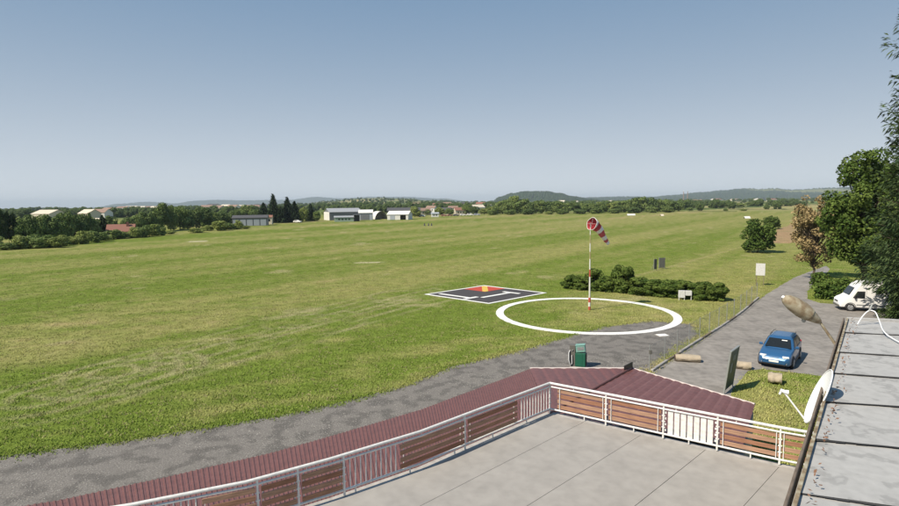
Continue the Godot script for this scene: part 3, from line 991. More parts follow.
func make_ring():
	var o := Vector2(12.55, -50.25)
	var ring := thing("marking_ring", "large white painted ring on the grass around the windsock", "ring", v3(o, 0))
	var n := 44
	for k in n:
		var mb := MB.new()
		var pts := PackedVector2Array()
		var g := 0.0011
		var wob := 0.025
		for e in 4:
			var a := TAU * (k + g * n / TAU + e / 3.0 * (1 - 2 * g * n / TAU)) / n
			pts.append(Vector2(cos(a), sin(a)) * (8.28 + fn_c.get_noise_2d(cos(a) * 300, sin(a) * 300) * wob))
		for e in 4:
			var a := TAU * (k + g * n / TAU + (3 - e) / 3.0 * (1 - 2 * g * n / TAU)) / n
			pts.append(Vector2(cos(a), sin(a)) * (7.56 + fn_c.get_noise_2d(cos(a) * 300, 50 + sin(a) * 300) * wob))
		mb.prism(pts, -0.03, 0.03 + rng.randf_range(-0.004, 0.004))
		obj("ring_slab", mb, M.white_line, ring)

func make_signal_square():
	var L := Vector2(-2.96, -61.93); var T := Vector2(4.27, -68.16); var R := Vector2(11.04, -61.93); var B := Vector2(3.98, -55.59)
	var sq := thing("signal_square", "dark signal square with white border lying flat on the grass", "signal square")
	var at := func(u: float, w: float) -> Vector2: return L.lerp(T, u).lerp(B.lerp(R, u), w)     # u from left to far corner, w from left to near corner
	var rect := func(u0, u1, w0, w1) -> Array: return [at.call(u0, w0), at.call(u1, w0), at.call(u1, w1), at.call(u0, w1)]
	var add := func(called: String, pts: Array, y: float, m: Material):
		var mb := MB.new()
		mb.prism(PackedVector2Array(pts), 0.0, y)
		return obj(called, mb, m, sq)
	add.call("base", rect.call(0.0, 1.0, 0.0, 1.0), 0.02, M.tar)
	for e in [[0, 1, 0, 0.035], [0, 1, 0.965, 1], [0, 0.035, 0.036, 0.964], [0.965, 1, 0.036, 0.964]]:
		add.call("border", rect.call(e[0], e[1], e[2], e[3]), 0.032, M.white_line)
	var red: MeshInstance3D = add.call("red_panel", rect.call(0.60, 0.955, 0.05, 0.40), 0.034, M.red_paint)
	var y := MB.new()
	y.prism(PackedVector2Array([at.call(0.953, 0.052), at.call(0.953, 0.10), at.call(0.65, 0.40), at.call(0.602, 0.398), at.call(0.602, 0.35), at.call(0.905, 0.052)]), 0.0, 0.042)
	obj("yellow_stripe", y, M.yellow_paint, red)
	var t1: MeshInstance3D = add.call("landing_mark", rect.call(0.13, 0.175, 0.10, 0.56), 0.038, M.white_line)
	var c := MB.new()
	c.prism(PackedVector2Array(rect.call(0.06, 0.26, 0.565, 0.62)), 0.0, 0.038)
	obj("crossbar", c, M.white_line, t1)
	t1 = add.call("dumb_bell_mark", rect.call(0.26, 0.72, 0.64, 0.69), 0.038, M.white_line)
	c = MB.new()
	c.prism(PackedVector2Array(rect.call(0.725, 0.77, 0.55, 0.80)), 0.0, 0.038)
	obj("crossbar", c, M.white_line, t1)

func make_windsock():
	var base: Vector3 = Vector3(13.32, 0.00, -51.85)
	var w := thing("windsock", "red and white windsock hanging from its pole inside the white ring", "windsock", base)
	var bands := [[0.0, 0.35, "pole_red"], [0.35, 0.75, "pole_white"], [0.75, 1.2, "pole_red"], [1.2, 3.2, "pole_white"], [3.2, 3.9, "pole_red"], [3.9, 4.9, "pole_white"], [4.9, 5.6, "pole_worn"], [5.6, 6.4, "pole_white"], [6.4, 7.2, "pole_worn"], [7.2, 7.9, "pole_white"]]
	for b in bands:
		var mb := MB.new()
		var r := func(y: float) -> float: return 0.115 if y < 1.21 else lerpf(0.085, 0.04, (y - 1.2) / 6.7)
		mb.tube([Vector3(0, b[0] - (0.05 if b[0] == 0.0 else 0.0), 0), Vector3(0, b[1], 0)], [r.call(b[0] + 0.01), r.call(b[1] - 0.01)], 12)
		obj("pole_band", mb, M[b[2]], w)
	# the sock: mouth towards the left and the camera, tail hanging to the right
	var mouth := Vector3(0.12, 8.30, 0.05)
	var path := []
	for k in 22:
		var t := k / 21.0
		path.append(mouth + Vector3(1.72 * pow(t, 0.9), -0.06 - 2.0 * pow(t, 1.3), -0.55 * t))
	var rows := []
	for k in 22:
		var t := k / 21.0
		var d: Vector3 = (path[mini(k + 1, 21)] - path[maxi(k - 1, 0)]).normalized()
		if k < 3: d = d.lerp(Vector3(0.72, -0.25, -0.62), 0.75 - k * 0.2).normalized()
		var a := d.cross(UP).normalized()
		var b := a.cross(d)
		var line := PackedVector3Array()
		for j in 20:
			var g := TAU * j / 20
			var r := lerpf(0.60, 0.17, pow(t, 0.8)) * (1.0 - 0.10 * t + 0.14 * t * sin(g * 3 + k * 0.5) + 0.05 * sin(g * 5 + k))
			line.append(path[k] + (a * cos(g) * (1.0 - 0.25 * t) + b * sin(g)) * r)
		rows.append(line)
	var cuts := [0, 3, 7, 10, 14, 17, 19, 21]
	for k in cuts.size() - 1:
		var mb := MB.new()
		mb.sheet(rows.slice(cuts[k], cuts[k + 1] + 1), true)
		obj("sock_band", mb, M.sock_white if k % 2 == 0 else M.sock_red, w)
	var ring := MB.new()
	var loop := []
	for j in 21: loop.append(rows[0][j % 20])
	ring.tube(loop, [0.022], 6, false)
	obj("hoop", ring, M.sock_white, w)
	# red lining that shows inside the mouth
	var inner := []
	for k in range(0, 7):
		var line := PackedVector3Array()
		for j in 20: line.append(path[k] + (rows[k][j] - path[k]) * 0.965)
		inner.append(line)
	var mi := MB.new()
	mi.sheet(inner, true)
	obj("lining", mi, M.sock_red, w)
	mi = MB.new()
	mi.tube([Vector3(0, 7.8, 0), Vector3(0, 8.35, 0)], [0.035], 8)
	mi.tube([Vector3(0, 8.3, 0), path[1]], [0.02], 6)
	mi.tube([rows[0][0], rows[0][10]], [0.014], 6)
	mi.tube([rows[0][5], rows[0][15]], [0.014], 6)
	obj("swivel", mi, M.steel, w)

func make_hedge():
	var variants := []
	for k in 3:
		var cl := crown_clumps(900 + k * 3, 44, -0.15, 0.15)
		variants.append([leaves(910 + k, cl, 2600, 0.055, Color(0.05, 0.09, 0.018), Color(0.15, 0.20, 0.045), 1.5, 9000), limbs(cl, 0.08, 0.015, 3).mesh()])
	var spots := [[14.25, -65.09, 1.67, 2.29], [15.58, -64.24, 1.65, 2.67], [16.88, -63.41, 2.56, 2.65], [18.26, -62.59, 1.84, 2.90], [19.61, -61.79, 3.17, 3.01], [20.91, -60.35, 1.89, 3.10], [22.39, -59.59, 1.86, 3.09], [23.61, -58.56, 1.88, 3.06], [25.01, -57.85, 1.86, 2.80], [26.15, -56.87, 1.94, 3.04], [27.38, -56.21, 1.86, 2.78]]
	for i in spots.size():
		var s: Array = spots[i]
		var what := "tall rounded shrub rising from the hedge, %s along it from the left end" if s[2] > 1.9 else "low clipped hedge shrub beside the white ring, %s from the left end"
		var t := thing("hedge_shrub", what % ORD[i], "shrub", Vector3(s[0], 0, s[1]), rng.randf() * 6.0, "shrubs of the hedge behind the ring")
		var x := Transform3D(Basis.from_scale(Vector3(s[3], s[2], s[3])), Vector3.ZERO)
		obj("foliage", variants[i % 3][0], M.leaf, t, x)
		obj("stem", variants[i % 3][1], M.bark, t, x)

func make_pump():
	var p := thing("fuel_pump", "green fuel pump with hose standing on the apron behind the roof", "fuel pump", Vector3(8.02, 0.00, -33.77), -0.35)
	var add := func(called: String, o: Vector3, s: Vector3, b: float, m: Material, parent: Node, turn := Basis.IDENTITY):
		var mb := MB.new()
		mb.box(Vector3.ZERO, s, b)
		return obj(called, mb, m, parent, Transform3D(turn, o))
	add.call("base", Vector3(0, 0.04, 0), Vector3(1.0, 0.08, 0.62), 0.01, M.concrete, p)
	var cab: Node = add.call("cabinet", Vector3(0.14, 0.52, 0), Vector3(0.62, 0.87, 0.5), 0.02, M.pump_green, p)
	add.call("door_panel", Vector3(-0.08, 0.0, 0.255), Vector3(0.40, 0.72, 0.015), 0.004, M.pump_green, cab)
	add.call("side_tank", Vector3(0.47, 0.5, -0.02), Vector3(0.05, 0.8, 0.42), 0.01, M.black, p)
	add.call("column", Vector3(-0.34, 0.75, 0.02), Vector3(0.34, 1.34, 0.44), 0.015, M.pump_grey, p)
	var head: Node = add.call("display_head", Vector3(0.13, 1.22, 0.0), Vector3(0.58, 0.42, 0.42), 0.02, M.pump_pale, p, Basis(Vector3.BACK, 0.14))
	add.call("display", Vector3(0.02, 0.02, 0.214), Vector3(0.4, 0.2, 0.012), 0.003, M.sign_grey, head)
	add.call("top_plate", Vector3(0.0, 0.225, 0.0), Vector3(0.62, 0.03, 0.46), 0.005, M.pump_pale, head)
	for k in 2:
		var mb := MB.new()
		var x := -0.47 - k * 0.05
		mb.tube([Vector3(x + 0.05, 1.15, 0.2), Vector3(x - 0.04, 0.95, 0.3), Vector3(x - 0.03, 0.5, 0.32 + k * 0.05), Vector3(x + 0.06, 0.12, 0.3), Vector3(x + 0.16, 0.3, 0.28), Vector3(x + 0.14, 0.8, 0.25)], [0.022], 8)
		obj("hose", mb, M.black if k == 0 else M.dish, p)
	var nz := MB.new()
	nz.tube([Vector3(-0.40, 1.0, 0.22), Vector3(-0.36, 1.12, 0.26), Vector3(-0.30, 1.16, 0.3)], [0.025, 0.03, 0.02], 8)
	obj("nozzle", nz, M.steel, p)

func make_logs():
	var spots := [[Vector3(14.52, 0.00, -34.81), Vector3(16.00, 0.00, -34.52), 0.26], [Vector3(17.55, 0.00, -33.17), Vector3(18.36, 0.00, -32.83), 0.26], [Vector3(18.04, 0.00, -30.49), Vector3(18.62, 0.00, -30.13), 0.33]]
	var names := ["long pale log lying at the foot of the wire fence", "short pale log lying beside the green notice board", "stubby pale log on the grass in front of the blue car"]
	for i in 3:
		var a: Vector3 = spots[i][0]
		var b: Vector3 = spots[i][1]
		var r: float = spots[i][2]
		var len := a.distance_to(b)
		var turn := atan2(-(b - a).z, (b - a).x)
		var l := thing("weathered_log", names[i], "log", (a + b) / 2, turn, "logs lying around the parking area")
		var rows := []
		for k in 9:
			var t := k / 8.0
			var line := PackedVector3Array()
			for j in 14:
				var g := TAU * j / 14
				var rr := r * (1.0 + 0.34 * fn_c.get_noise_3d(cos(g) * 40, sin(g) * 40 + i * 90, t * 60)) * (0.94 + 0.06 * sin(t * PI))
				line.append(Vector3((t - 0.5) * len, r * 0.86 + maxf(sin(g) * rr * 0.9, -r * 0.86), cos(g) * rr * 1.15))
			rows.append(line)
		var mb := MB.new()
		mb.sheet(rows, true)
		obj("trunk", mb, M.log, l)
		for e in [0, 8]:
			mb = MB.new()
			var o := Vector3((-0.5 if e == 0 else 0.5) * len, r * 0.8, 0)
			for j in 14: 
				if e == 0: mb.tri(o, rows[e][(j + 1) % 14], rows[e][j])
				else: mb.tri(o, rows[e][j], rows[e][(j + 1) % 14])
			obj("cut_end", mb, M.log_end, l)

func make_signs():
	# the large notice board, seen almost edge on
	var a: Vector3 = Vector3(14.55, 0.00, -28.57)
	var b: Vector3 = Vector3(15.62, 0.00, -29.76)
	var d := b - a
	var turn := atan2(-d.z, d.x)
	var o := thing("notice_board", "tall dark green notice board standing edge on by the driveway", "notice board", (a + b) / 2, turn)
	o.rotate_object_local(Vector3.RIGHT, 0.12)
	var len := d.length()
	for x in [-len / 2 + 0.04, len / 2 - 0.04]:
		var mb := MB.new()
		mb.box(Vector3(x, 1.2, 0), Vector3(0.08, 2.4, 0.09), 0.008)
		obj("post", mb, M.steel, o)
	var pn := MB.new()
	pn.box(Vector3(0, 1.27, 0.0), Vector3(len - 0.17, 2.15, 0.05), 0.006)
	var panel := obj("panel", pn, M.board_green, o)
	for e in [[0.1, 1.9, 0.5, 0.3, "sign_grey"], [-0.2, 1.35, 0.42, 0.55, "sign_grey"], [0.35, 1.25, 0.4, 0.5, "board_green"]]:
		pn = MB.new()
		pn.box(Vector3(e[0], e[1], 0.031), Vector3(e[2], e[3], 0.008), 0.002)
		obj("notice", pn, M[e[4]], panel)
	pn = MB.new()
	pn.box(Vector3(0, 2.39, 0.0), Vector3(len, 0.06, 0.11), 0.008)
	obj("cap", pn, M.steel, o)
	# white sign on two posts by the driveway
	var s: Vector3 = Vector3(37.30, 0.00, -65.48)
	o = thing("sign_board", "small white sign on two thin posts at the driveway's edge", "sign", s, -0.45)
	for x in [-0.38, 0.38]:
		pn = MB.new()
		pn.tube([Vector3(x, -0.05, 0), Vector3(x, 2.75, 0)], [0.035], 8)
		obj("post", pn, M.post_wood, o)
	pn = MB.new()
	pn.box(Vector3(0, 1.95, 0.06), Vector3(0.98, 1.45, 0.03), 0.006)
	obj("panel", pn, M.sign_white, o)
	for y in [1.5, 2.4]:
		pn = MB.new()
		pn.box(Vector3(0, y, 0.03), Vector3(0.9, 0.06, 0.03), 0.004)
		obj("bracket", pn, M.steel, o)
	# two dark boards on the field
	var k := 0
	for p in [Vector3(30.46, 0.00, -80.80), Vector3(32.07, 0.00, -82.48)]:
		o = thing("field_board", ["narrow dark grey board on the field behind the hedge", "wider dark grey board with frame on the field behind the hedge"][k], "board", p, [0.5, -0.1][k], "dark boards on the field")
		pn = MB.new()
		var wd: float = [0.55, 0.85][k]
		pn.box(Vector3(0, 0.95, 0), Vector3(wd, 1.5, 0.05), 0.006)
		obj("panel", pn, M.board_dark, o)
		for x in [-wd / 2, wd / 2]:
			pn = MB.new()
			pn.box(Vector3(x, 0.88, -0.05), Vector3(0.07, 1.78, 0.05), 0.006)
			obj("post", pn, M.steel, o)
		pn = MB.new()
		pn.tube([Vector3(0, 1.5, -0.05), Vector3(0.1, 0, -0.85)], [0.03], 6)
		obj("strut", pn, M.steel, o)
		k += 1
	# white box sign in front of the hedge
	o = thing("white_box_sign", "low white box on short legs in front of the hedge", "box", Vector3(24.43, 0.00, -56.49), -0.2)
	pn = MB.new()
	pn.box(Vector3(-0.32, 0.62, 0), Vector3(0.62, 0.75, 0.3), 0.015)
	obj("cabinet", pn, M.sign_white, o)
	pn = MB.new()
	pn.box(Vector3(0.33, 0.74, 0.02), Vector3(0.62, 0.5, 0.28), 0.015)
	obj("cabinet", pn, M.sign_white, o)
	for x in [-0.58, -0.06, 0.6]:
		pn = MB.new()
		pn.box(Vector3(x, 0.25, 0), Vector3(0.05, 0.6, 0.2), 0.006)
		obj("leg", pn, M.sign_white, o)
	# white runway boards far out on the field
	var mk := [Vector3(124.54, 0.00, -377.09), Vector3(137.81, 0.00, -356.51), Vector3(158.13, 0.00, -292.22)]
	var what := ["small white board on the far field left of the tall woods' end", "small pale yellow board on the far field below the end of the woods", "small white board on the far field above the round bush"]
	for i in 3:
		o = thing("runway_board", what[i], "board", mk[i], 0.0, "small boards on the far field")
		for e in [-1, 1]:
			pn = MB.new()
			pn.box(Vector3(0, 0.62, 0.55 * e), Vector3([5.5, 2.0, 3.0][i], 0.05, 1.5), 0.0, Basis(Vector3.RIGHT, 0.85 * e))
			obj("board", pn, M.far_white if i != 1 else M.far_cream, o)
	# a flat pale manhole lid on the apron
	o = thing("slab_cover", "small pale concrete cover lying on the apron by the fence", "cover", Vector3(16.32, 0.00, -41.57), 0.2)
	pn = MB.new()
	pn.box(Vector3(0, 0.03, 0), Vector3(0.75, 0.06, 0.6), 0.01)
	obj("lid", pn, M.white_line, o)
	pn = MB.new()
	pn.box(Vector3(0, 0.02, 0), Vector3(0.9, 0.035, 0.75), 0.005)
	obj("frame", pn, M.concrete, o)

func make_fence():
	var pts := [Vector3(12.12, 0.00, -32.78), Vector3(13.85, 0.00, -34.84), Vector3(15.43, 0.00, -36.67), Vector3(17.07, 0.00, -38.59), Vector3(18.65, 0.00, -40.40), Vector3(20.26, 0.00, -42.28), Vector3(21.93, 0.00, -44.17), Vector3(23.56, 0.00, -46.12), Vector3(25.17, 0.00, -48.05), Vector3(26.86, 0.00, -50.14), Vector3(28.60, 0.00, -52.37), Vector3(30.34, 0.00, -54.66), Vector3(32.28, 0.00, -57.14)]
	var f := thing("wire_fence", "wire mesh fence on steel posts between apron and driveway", "fence")
	var hgt := 1.55
	for i in pts.size():
		var mb := MB.new()
		var p: Vector3 = pts[i]
		mb.tube([p - UP * 0.05, p + UP * (hgt + 0.08)], [0.028], 8)
		var post := obj("post", mb, M.steel, f)
		if i == 0:
			mb = MB.new()
			mb.box(p + Vector3(0.03, 1.2, 0.05), Vector3(0.16, 0.26, 0.14), 0.02)
			obj("lock_box", mb, M.pump_grey, post)
	for i in pts.size() - 1:
		var a: Vector3 = pts[i]
		var b: Vector3 = pts[i + 1]
		var len := a.distance_to(b)
		var d := (b - a) / len
		var mb := MB.new()
		var w := 0.0045
		var step := 0.085
		var k := -hgt
		while k < len:     # slanting wires both ways, clipped to the bay
			for lean in [-1.0, 1.0]:
				var x0 := k if lean > 0 else k + hgt
				var x1 := k + hgt if lean > 0 else k
				var y0 := 0.12
				var y1 := hgt
				if x0 < 0: y0 += -x0; x0 = 0.0
				if x1 > len: y1 -= x1 - len; x1 = len
				if lean < 0:
					x0 = k + hgt; x1 = k; y0 = 0.12; y1 = hgt
					if x0 > len: y0 += x0 - len; x0 = len
					if x1 < 0: y1 += x1; x1 = 0.0
				if y1 - y0 < 0.05: continue
				var p := a + d * x0 + UP * y0
				var q := a + d * x1 + UP * y1
				var o := d * w
				mb.quad(p - o, p + o, q + o, q - o)
			k += step
		obj("wire_mesh", mb, M.wire, f)
		for y in [0.14, hgt]:
			mb = MB.new()
			mb.tube([a + UP * y, b + UP * y], [0.006], 5, false)
			obj("tension_wire", mb, M.steel, f)
		# the kerb below, one length per bay
		mb = MB.new()
		mb.box(Vector3.ZERO, Vector3(len - 0.02, 0.26, 0.16), 0.02)
		obj("kerb_stone", mb, M.post_wood if i % 3 == 1 else M.concrete, f, Transform3D(Basis(UP, atan2(-d.z, d.x)), (a + b) / 2 + Vector3(0.12, 0.0 + rng.randf_range(-0.02, 0.02), 0.1)))

# grass blades in tufts on the near field, and loose stones on the apron
func make_turf():
	var apron := PackedVector2Array([Vector2(-21.11, -21.82), Vector2(-19.03, -22.30), Vector2(-15.65, -23.26), Vector2(-13.08, -24.34), Vector2(-10.52, -25.52), Vector2(-7.61, -26.82), Vector2(-4.90, -28.71), Vector2(-2.37, -30.91), Vector2(0.07, -34.31), Vector2(3.87, -37.06), Vector2(6.96, -39.75), Vector2(10.66, -43.15), Vector2(13.34, -45.19), Vector2(17.48, -46.91), Vector2(20.43, -45.37), Vector2(19.59, -41.89), Vector2(17.43, -39.25), Vector2(13.99, -35.29), Vector2(11.97, -32.59), Vector2(9.55, -30.29), Vector2(9.0, -24.0), Vector2(4.0, -24.0), Vector2(-2.0, -18.0), Vector2(-8.0, -13.0), Vector2(-22.0, -9.0)])
	var drive := PackedVector2Array([Vector2(12.08, -32.39), Vector2(15.12, -35.95), Vector2(18.40, -39.78), Vector2(21.85, -43.82), Vector2(27.18, -50.50), Vector2(32.00, -56.26), Vector2(39.36, -64.91), Vector2(46.32, -72.73), Vector2(51.85, -78.10), Vector2(57.68, -83.70), Vector2(55.79, -80.08), Vector2(48.53, -71.07), Vector2(43.83, -65.35), Vector2(40.24, -61.13), Vector2(37.04, -56.20), Vector2(36.77, -53.95), Vector2(38.41, -52.77), Vector2(40.96, -51.08), Vector2(48.00, -44.00), Vector2(34.00, -24.00), Vector2(22.20, -31.00), Vector2(21.48, -31.63), Vector2(20.39, -32.25), Vector2(19.07, -32.91), Vector2(18.02, -32.55), Vector2(16.91, -31.25), Vector2(15.41, -29.25), Vector2(13.40, -25.60), Vector2(10.50, -28.00)])
	var r := RandomNumberGenerator.new()
	r.seed = 19
	var mb := MB.new()
	for k in 9:
		var a := r.randf() * TAU
		var o := Vector3(r.randfn() * 0.10, 0, r.randfn() * 0.10)
		var lean := Vector3(cos(a), 0, sin(a)) * r.randf_range(0.02, 0.08)
		var side := Vector3(-sin(a), 0, cos(a)) * 0.016
		mb.tri(o - side, o + side, o + lean + UP * r.randf_range(0.04, 0.10))
	var mm := MultiMesh.new()
	mm.transform_format = MultiMesh.TRANSFORM_3D
	mm.use_colors = true
	mm.mesh = mb.mesh()
	var at := []
	var col := []
	while at.size() < 120000:
		var az := deg_to_rad(r.randf_range(-47, 44))
		var d := 16.0 + 150.0 * pow(r.randf(), 2.3)
		var p := Vector2(sin(az), -cos(az)) * d
		if Geometry2D.is_point_in_polygon(p, apron) or Geometry2D.is_point_in_polygon(p, drive): continue
		if absf(p.distance_to(Vector2(12.55, -50.25)) - 7.86) < 0.45: continue
		if absf(p.x - 4.0) + absf(p.y + 61.9) < 7.1: continue
		var c := land_color(p.x, p.y) * r.randf_range(0.75, 1.1)
		if r.randf() < 0.12: c = Color(0.34, 0.30, 0.15)
		var s := r.randf_range(0.5, 1.25)
		at.append(Transform3D(Basis(UP, r.randf() * TAU).scaled(Vector3(s * 1.2, s, s * 1.2)), v3(p, 0)))
		col.append(c)
	for k in apron.size():      # longer grass where the field creeps over the apron's edge
		var a := apron[k]
		var b := apron[(k + 1) % apron.size()]
		if maxf(a.y, b.y) > -20.0 and a.x > -12.0: continue
		for q in int(a.distance_to(b) * 32.0):
			var p := a.lerp(b, r.randf()) + Vector2(r.randfn(), r.randfn()) * 0.22
			if absf(p.distance_to(Vector2(12.55, -50.25)) - 7.86) < 0.45: continue
			var s := r.randf_range(0.7, 1.5)
			at.append(Transform3D(Basis(UP, r.randf() * TAU).scaled(Vector3(s, s, s)), v3(p, 0)))
			col.append(land_color(p.x, p.y) * r.randf_range(0.7, 1.05))
	mm.instance_count = at.size()
	for k in at.size():
		mm.set_instance_transform(k, at[k]); mm.set_instance_color(k, col[k])
	var mi := MultiMeshInstance3D.new()
	mi.multimesh = mm; mi.material_override = M.blade; mi.name = "grass"
	add_child(mi)
	tag(mi, "short mown grass of the near field", "grass", "", "stuff")
	# stones
	mb = MB.new()
	var q := []
	for k in 6: q.append(Vector3(cos(TAU * k / 6), 0, sin(TAU * k / 6)) * r.randf_range(0.7, 1.1))
	for k in 6:
		mb.tri(Vector3(0.1, 0.75, 0), q[k] * 0.6 + UP * 0.6, q[(k + 1) % 6] * 0.6 + UP * 0.6)
		mb.quad(q[k], q[(k + 1) % 6], q[(k + 1) % 6] * 0.6 + UP * 0.6, q[k] * 0.6 + UP * 0.6)
	mm = MultiMesh.new()
	mm.transform_format = MultiMesh.TRANSFORM_3D
	mm.use_colors = true
	mm.mesh = mb.mesh()
	at = []; col = []
	while at.size() < 14000:
		var p := Vector2(r.randf_range(-24, 20), r.randf_range(-46, -14))
		if not Geometry2D.is_point_in_polygon(p, apron): continue
		if fn_b.get_noise_2d(p.x * 5.0, p.y * 5.0) + r.randf_range(-0.35, 0.35) < 0.0: continue
		var s := r.randf_range(0.01, 0.032)
		at.append(Transform3D(Basis(UP, r.randf() * TAU).scaled(Vector3(s, s * 0.7, s)), v3(p, 0.004)))
		var g := r.randf_range(0.16, 0.36)
		col.append(Color(g, g * 0.96, g * 0.88))
	mm.instance_count = at.size()
	for k in at.size():
		mm.set_instance_transform(k, at[k]); mm.set_instance_color(k, col[k])
	mi = MultiMeshInstance3D.new()
	mi.multimesh = mm; mi.material_override = M.blade; mi.name = "gravel"
	add_child(mi)
	tag(mi, "loose pale gravel strewn over the apron", "gravel", "", "stuff")

# ---------------------------------------------------------------- vehicles (front towards +z)
func wheel(v: Node3D, at: Vector3, r: float, w: float):
	var sgn := signf(at.x)
	var mb := MB.new()
	mb.tube([at + Vector3(-w / 2 * sgn, 0, 0), at + Vector3(-w * 0.4 * sgn, 0, 0), at + Vector3(w * 0.4 * sgn, 0, 0), at + Vector3(w / 2 * sgn, 0, 0)], [r * 0.9, r, r, r * 0.92], 24)
	var o := obj("wheel", mb, M.rubber, v)
	mb = MB.new()
	var f := at + Vector3(sgn * (w / 2 + 0.004), 0, 0)
	mb.tube([f, f + Vector3(sgn * 0.008, 0, 0)], [r * 0.64, r * 0.6], 20)
	for k in 5:
		var a := TAU * k / 5
		mb.box(f + Vector3(sgn * 0.012, sin(a) * r * 0.32, cos(a) * r * 0.32), Vector3(0.02, r * 0.6, r * 0.14), 0.004, Basis(Vector3.RIGHT, -a + PI / 2))
	obj("rim", mb, M.alloy, o)

# a body lofted through stations along z: [z, half width, bottom, shoulder, top, top half width]
func body_loft(st: Array) -> MB:
	var rows := []
	for s in st:
		var z: float = s[0]; var w: float = s[1]; var b: float = s[2]; var h: float = s[3]; var t: float = s[4]; var tw: float = s[5]
		var half := [Vector2(w * 0.55, b), Vector2(w * 0.93, b), Vector2(w, b + 0.10), Vector2(w, lerpf(b, h, 0.55)), Vector2(w * 0.985, h), Vector2(lerpf(w, tw, 0.45), lerpf(h, t, 0.72)), Vector2(tw, t - 0.012), Vector2(tw * 0.5, t)]
		var line := PackedVector3Array()
		for p in half: line.append(Vector3(p.x, p.y, z))
		half.reverse()
		for p in half: line.append(Vector3(-p.x, p.y, z))
		rows.append(line)
	var mb := MB.new()
	mb.sheet(rows, true)
	for e in [0, rows.size() - 1]:
		var c := Vector3(0, (st[e][2] + st[e][4]) / 2, st[e][0])
		for j in 16:
			if e == 0: mb.tri(c, rows[e][(j + 1) % 16], rows[e][j])
			else: mb.tri(c, rows[e][j], rows[e][(j + 1) % 16])
	return mb

func panel4(v: Node, called: String, p: Array, m: Material, lift: Vector3, label := "") -> MeshInstance3D:
	var mb := MB.new()
	var q := []
	for a in p: q.append(a + lift)
	mb.quad(q[0], q[1], q[2], q[3])
	for k in 4: mb.quad(q[k], q[(k + 1) % 4], p[(k + 1) % 4] - lift, p[k] - lift)
	return obj(called, mb, m, v)

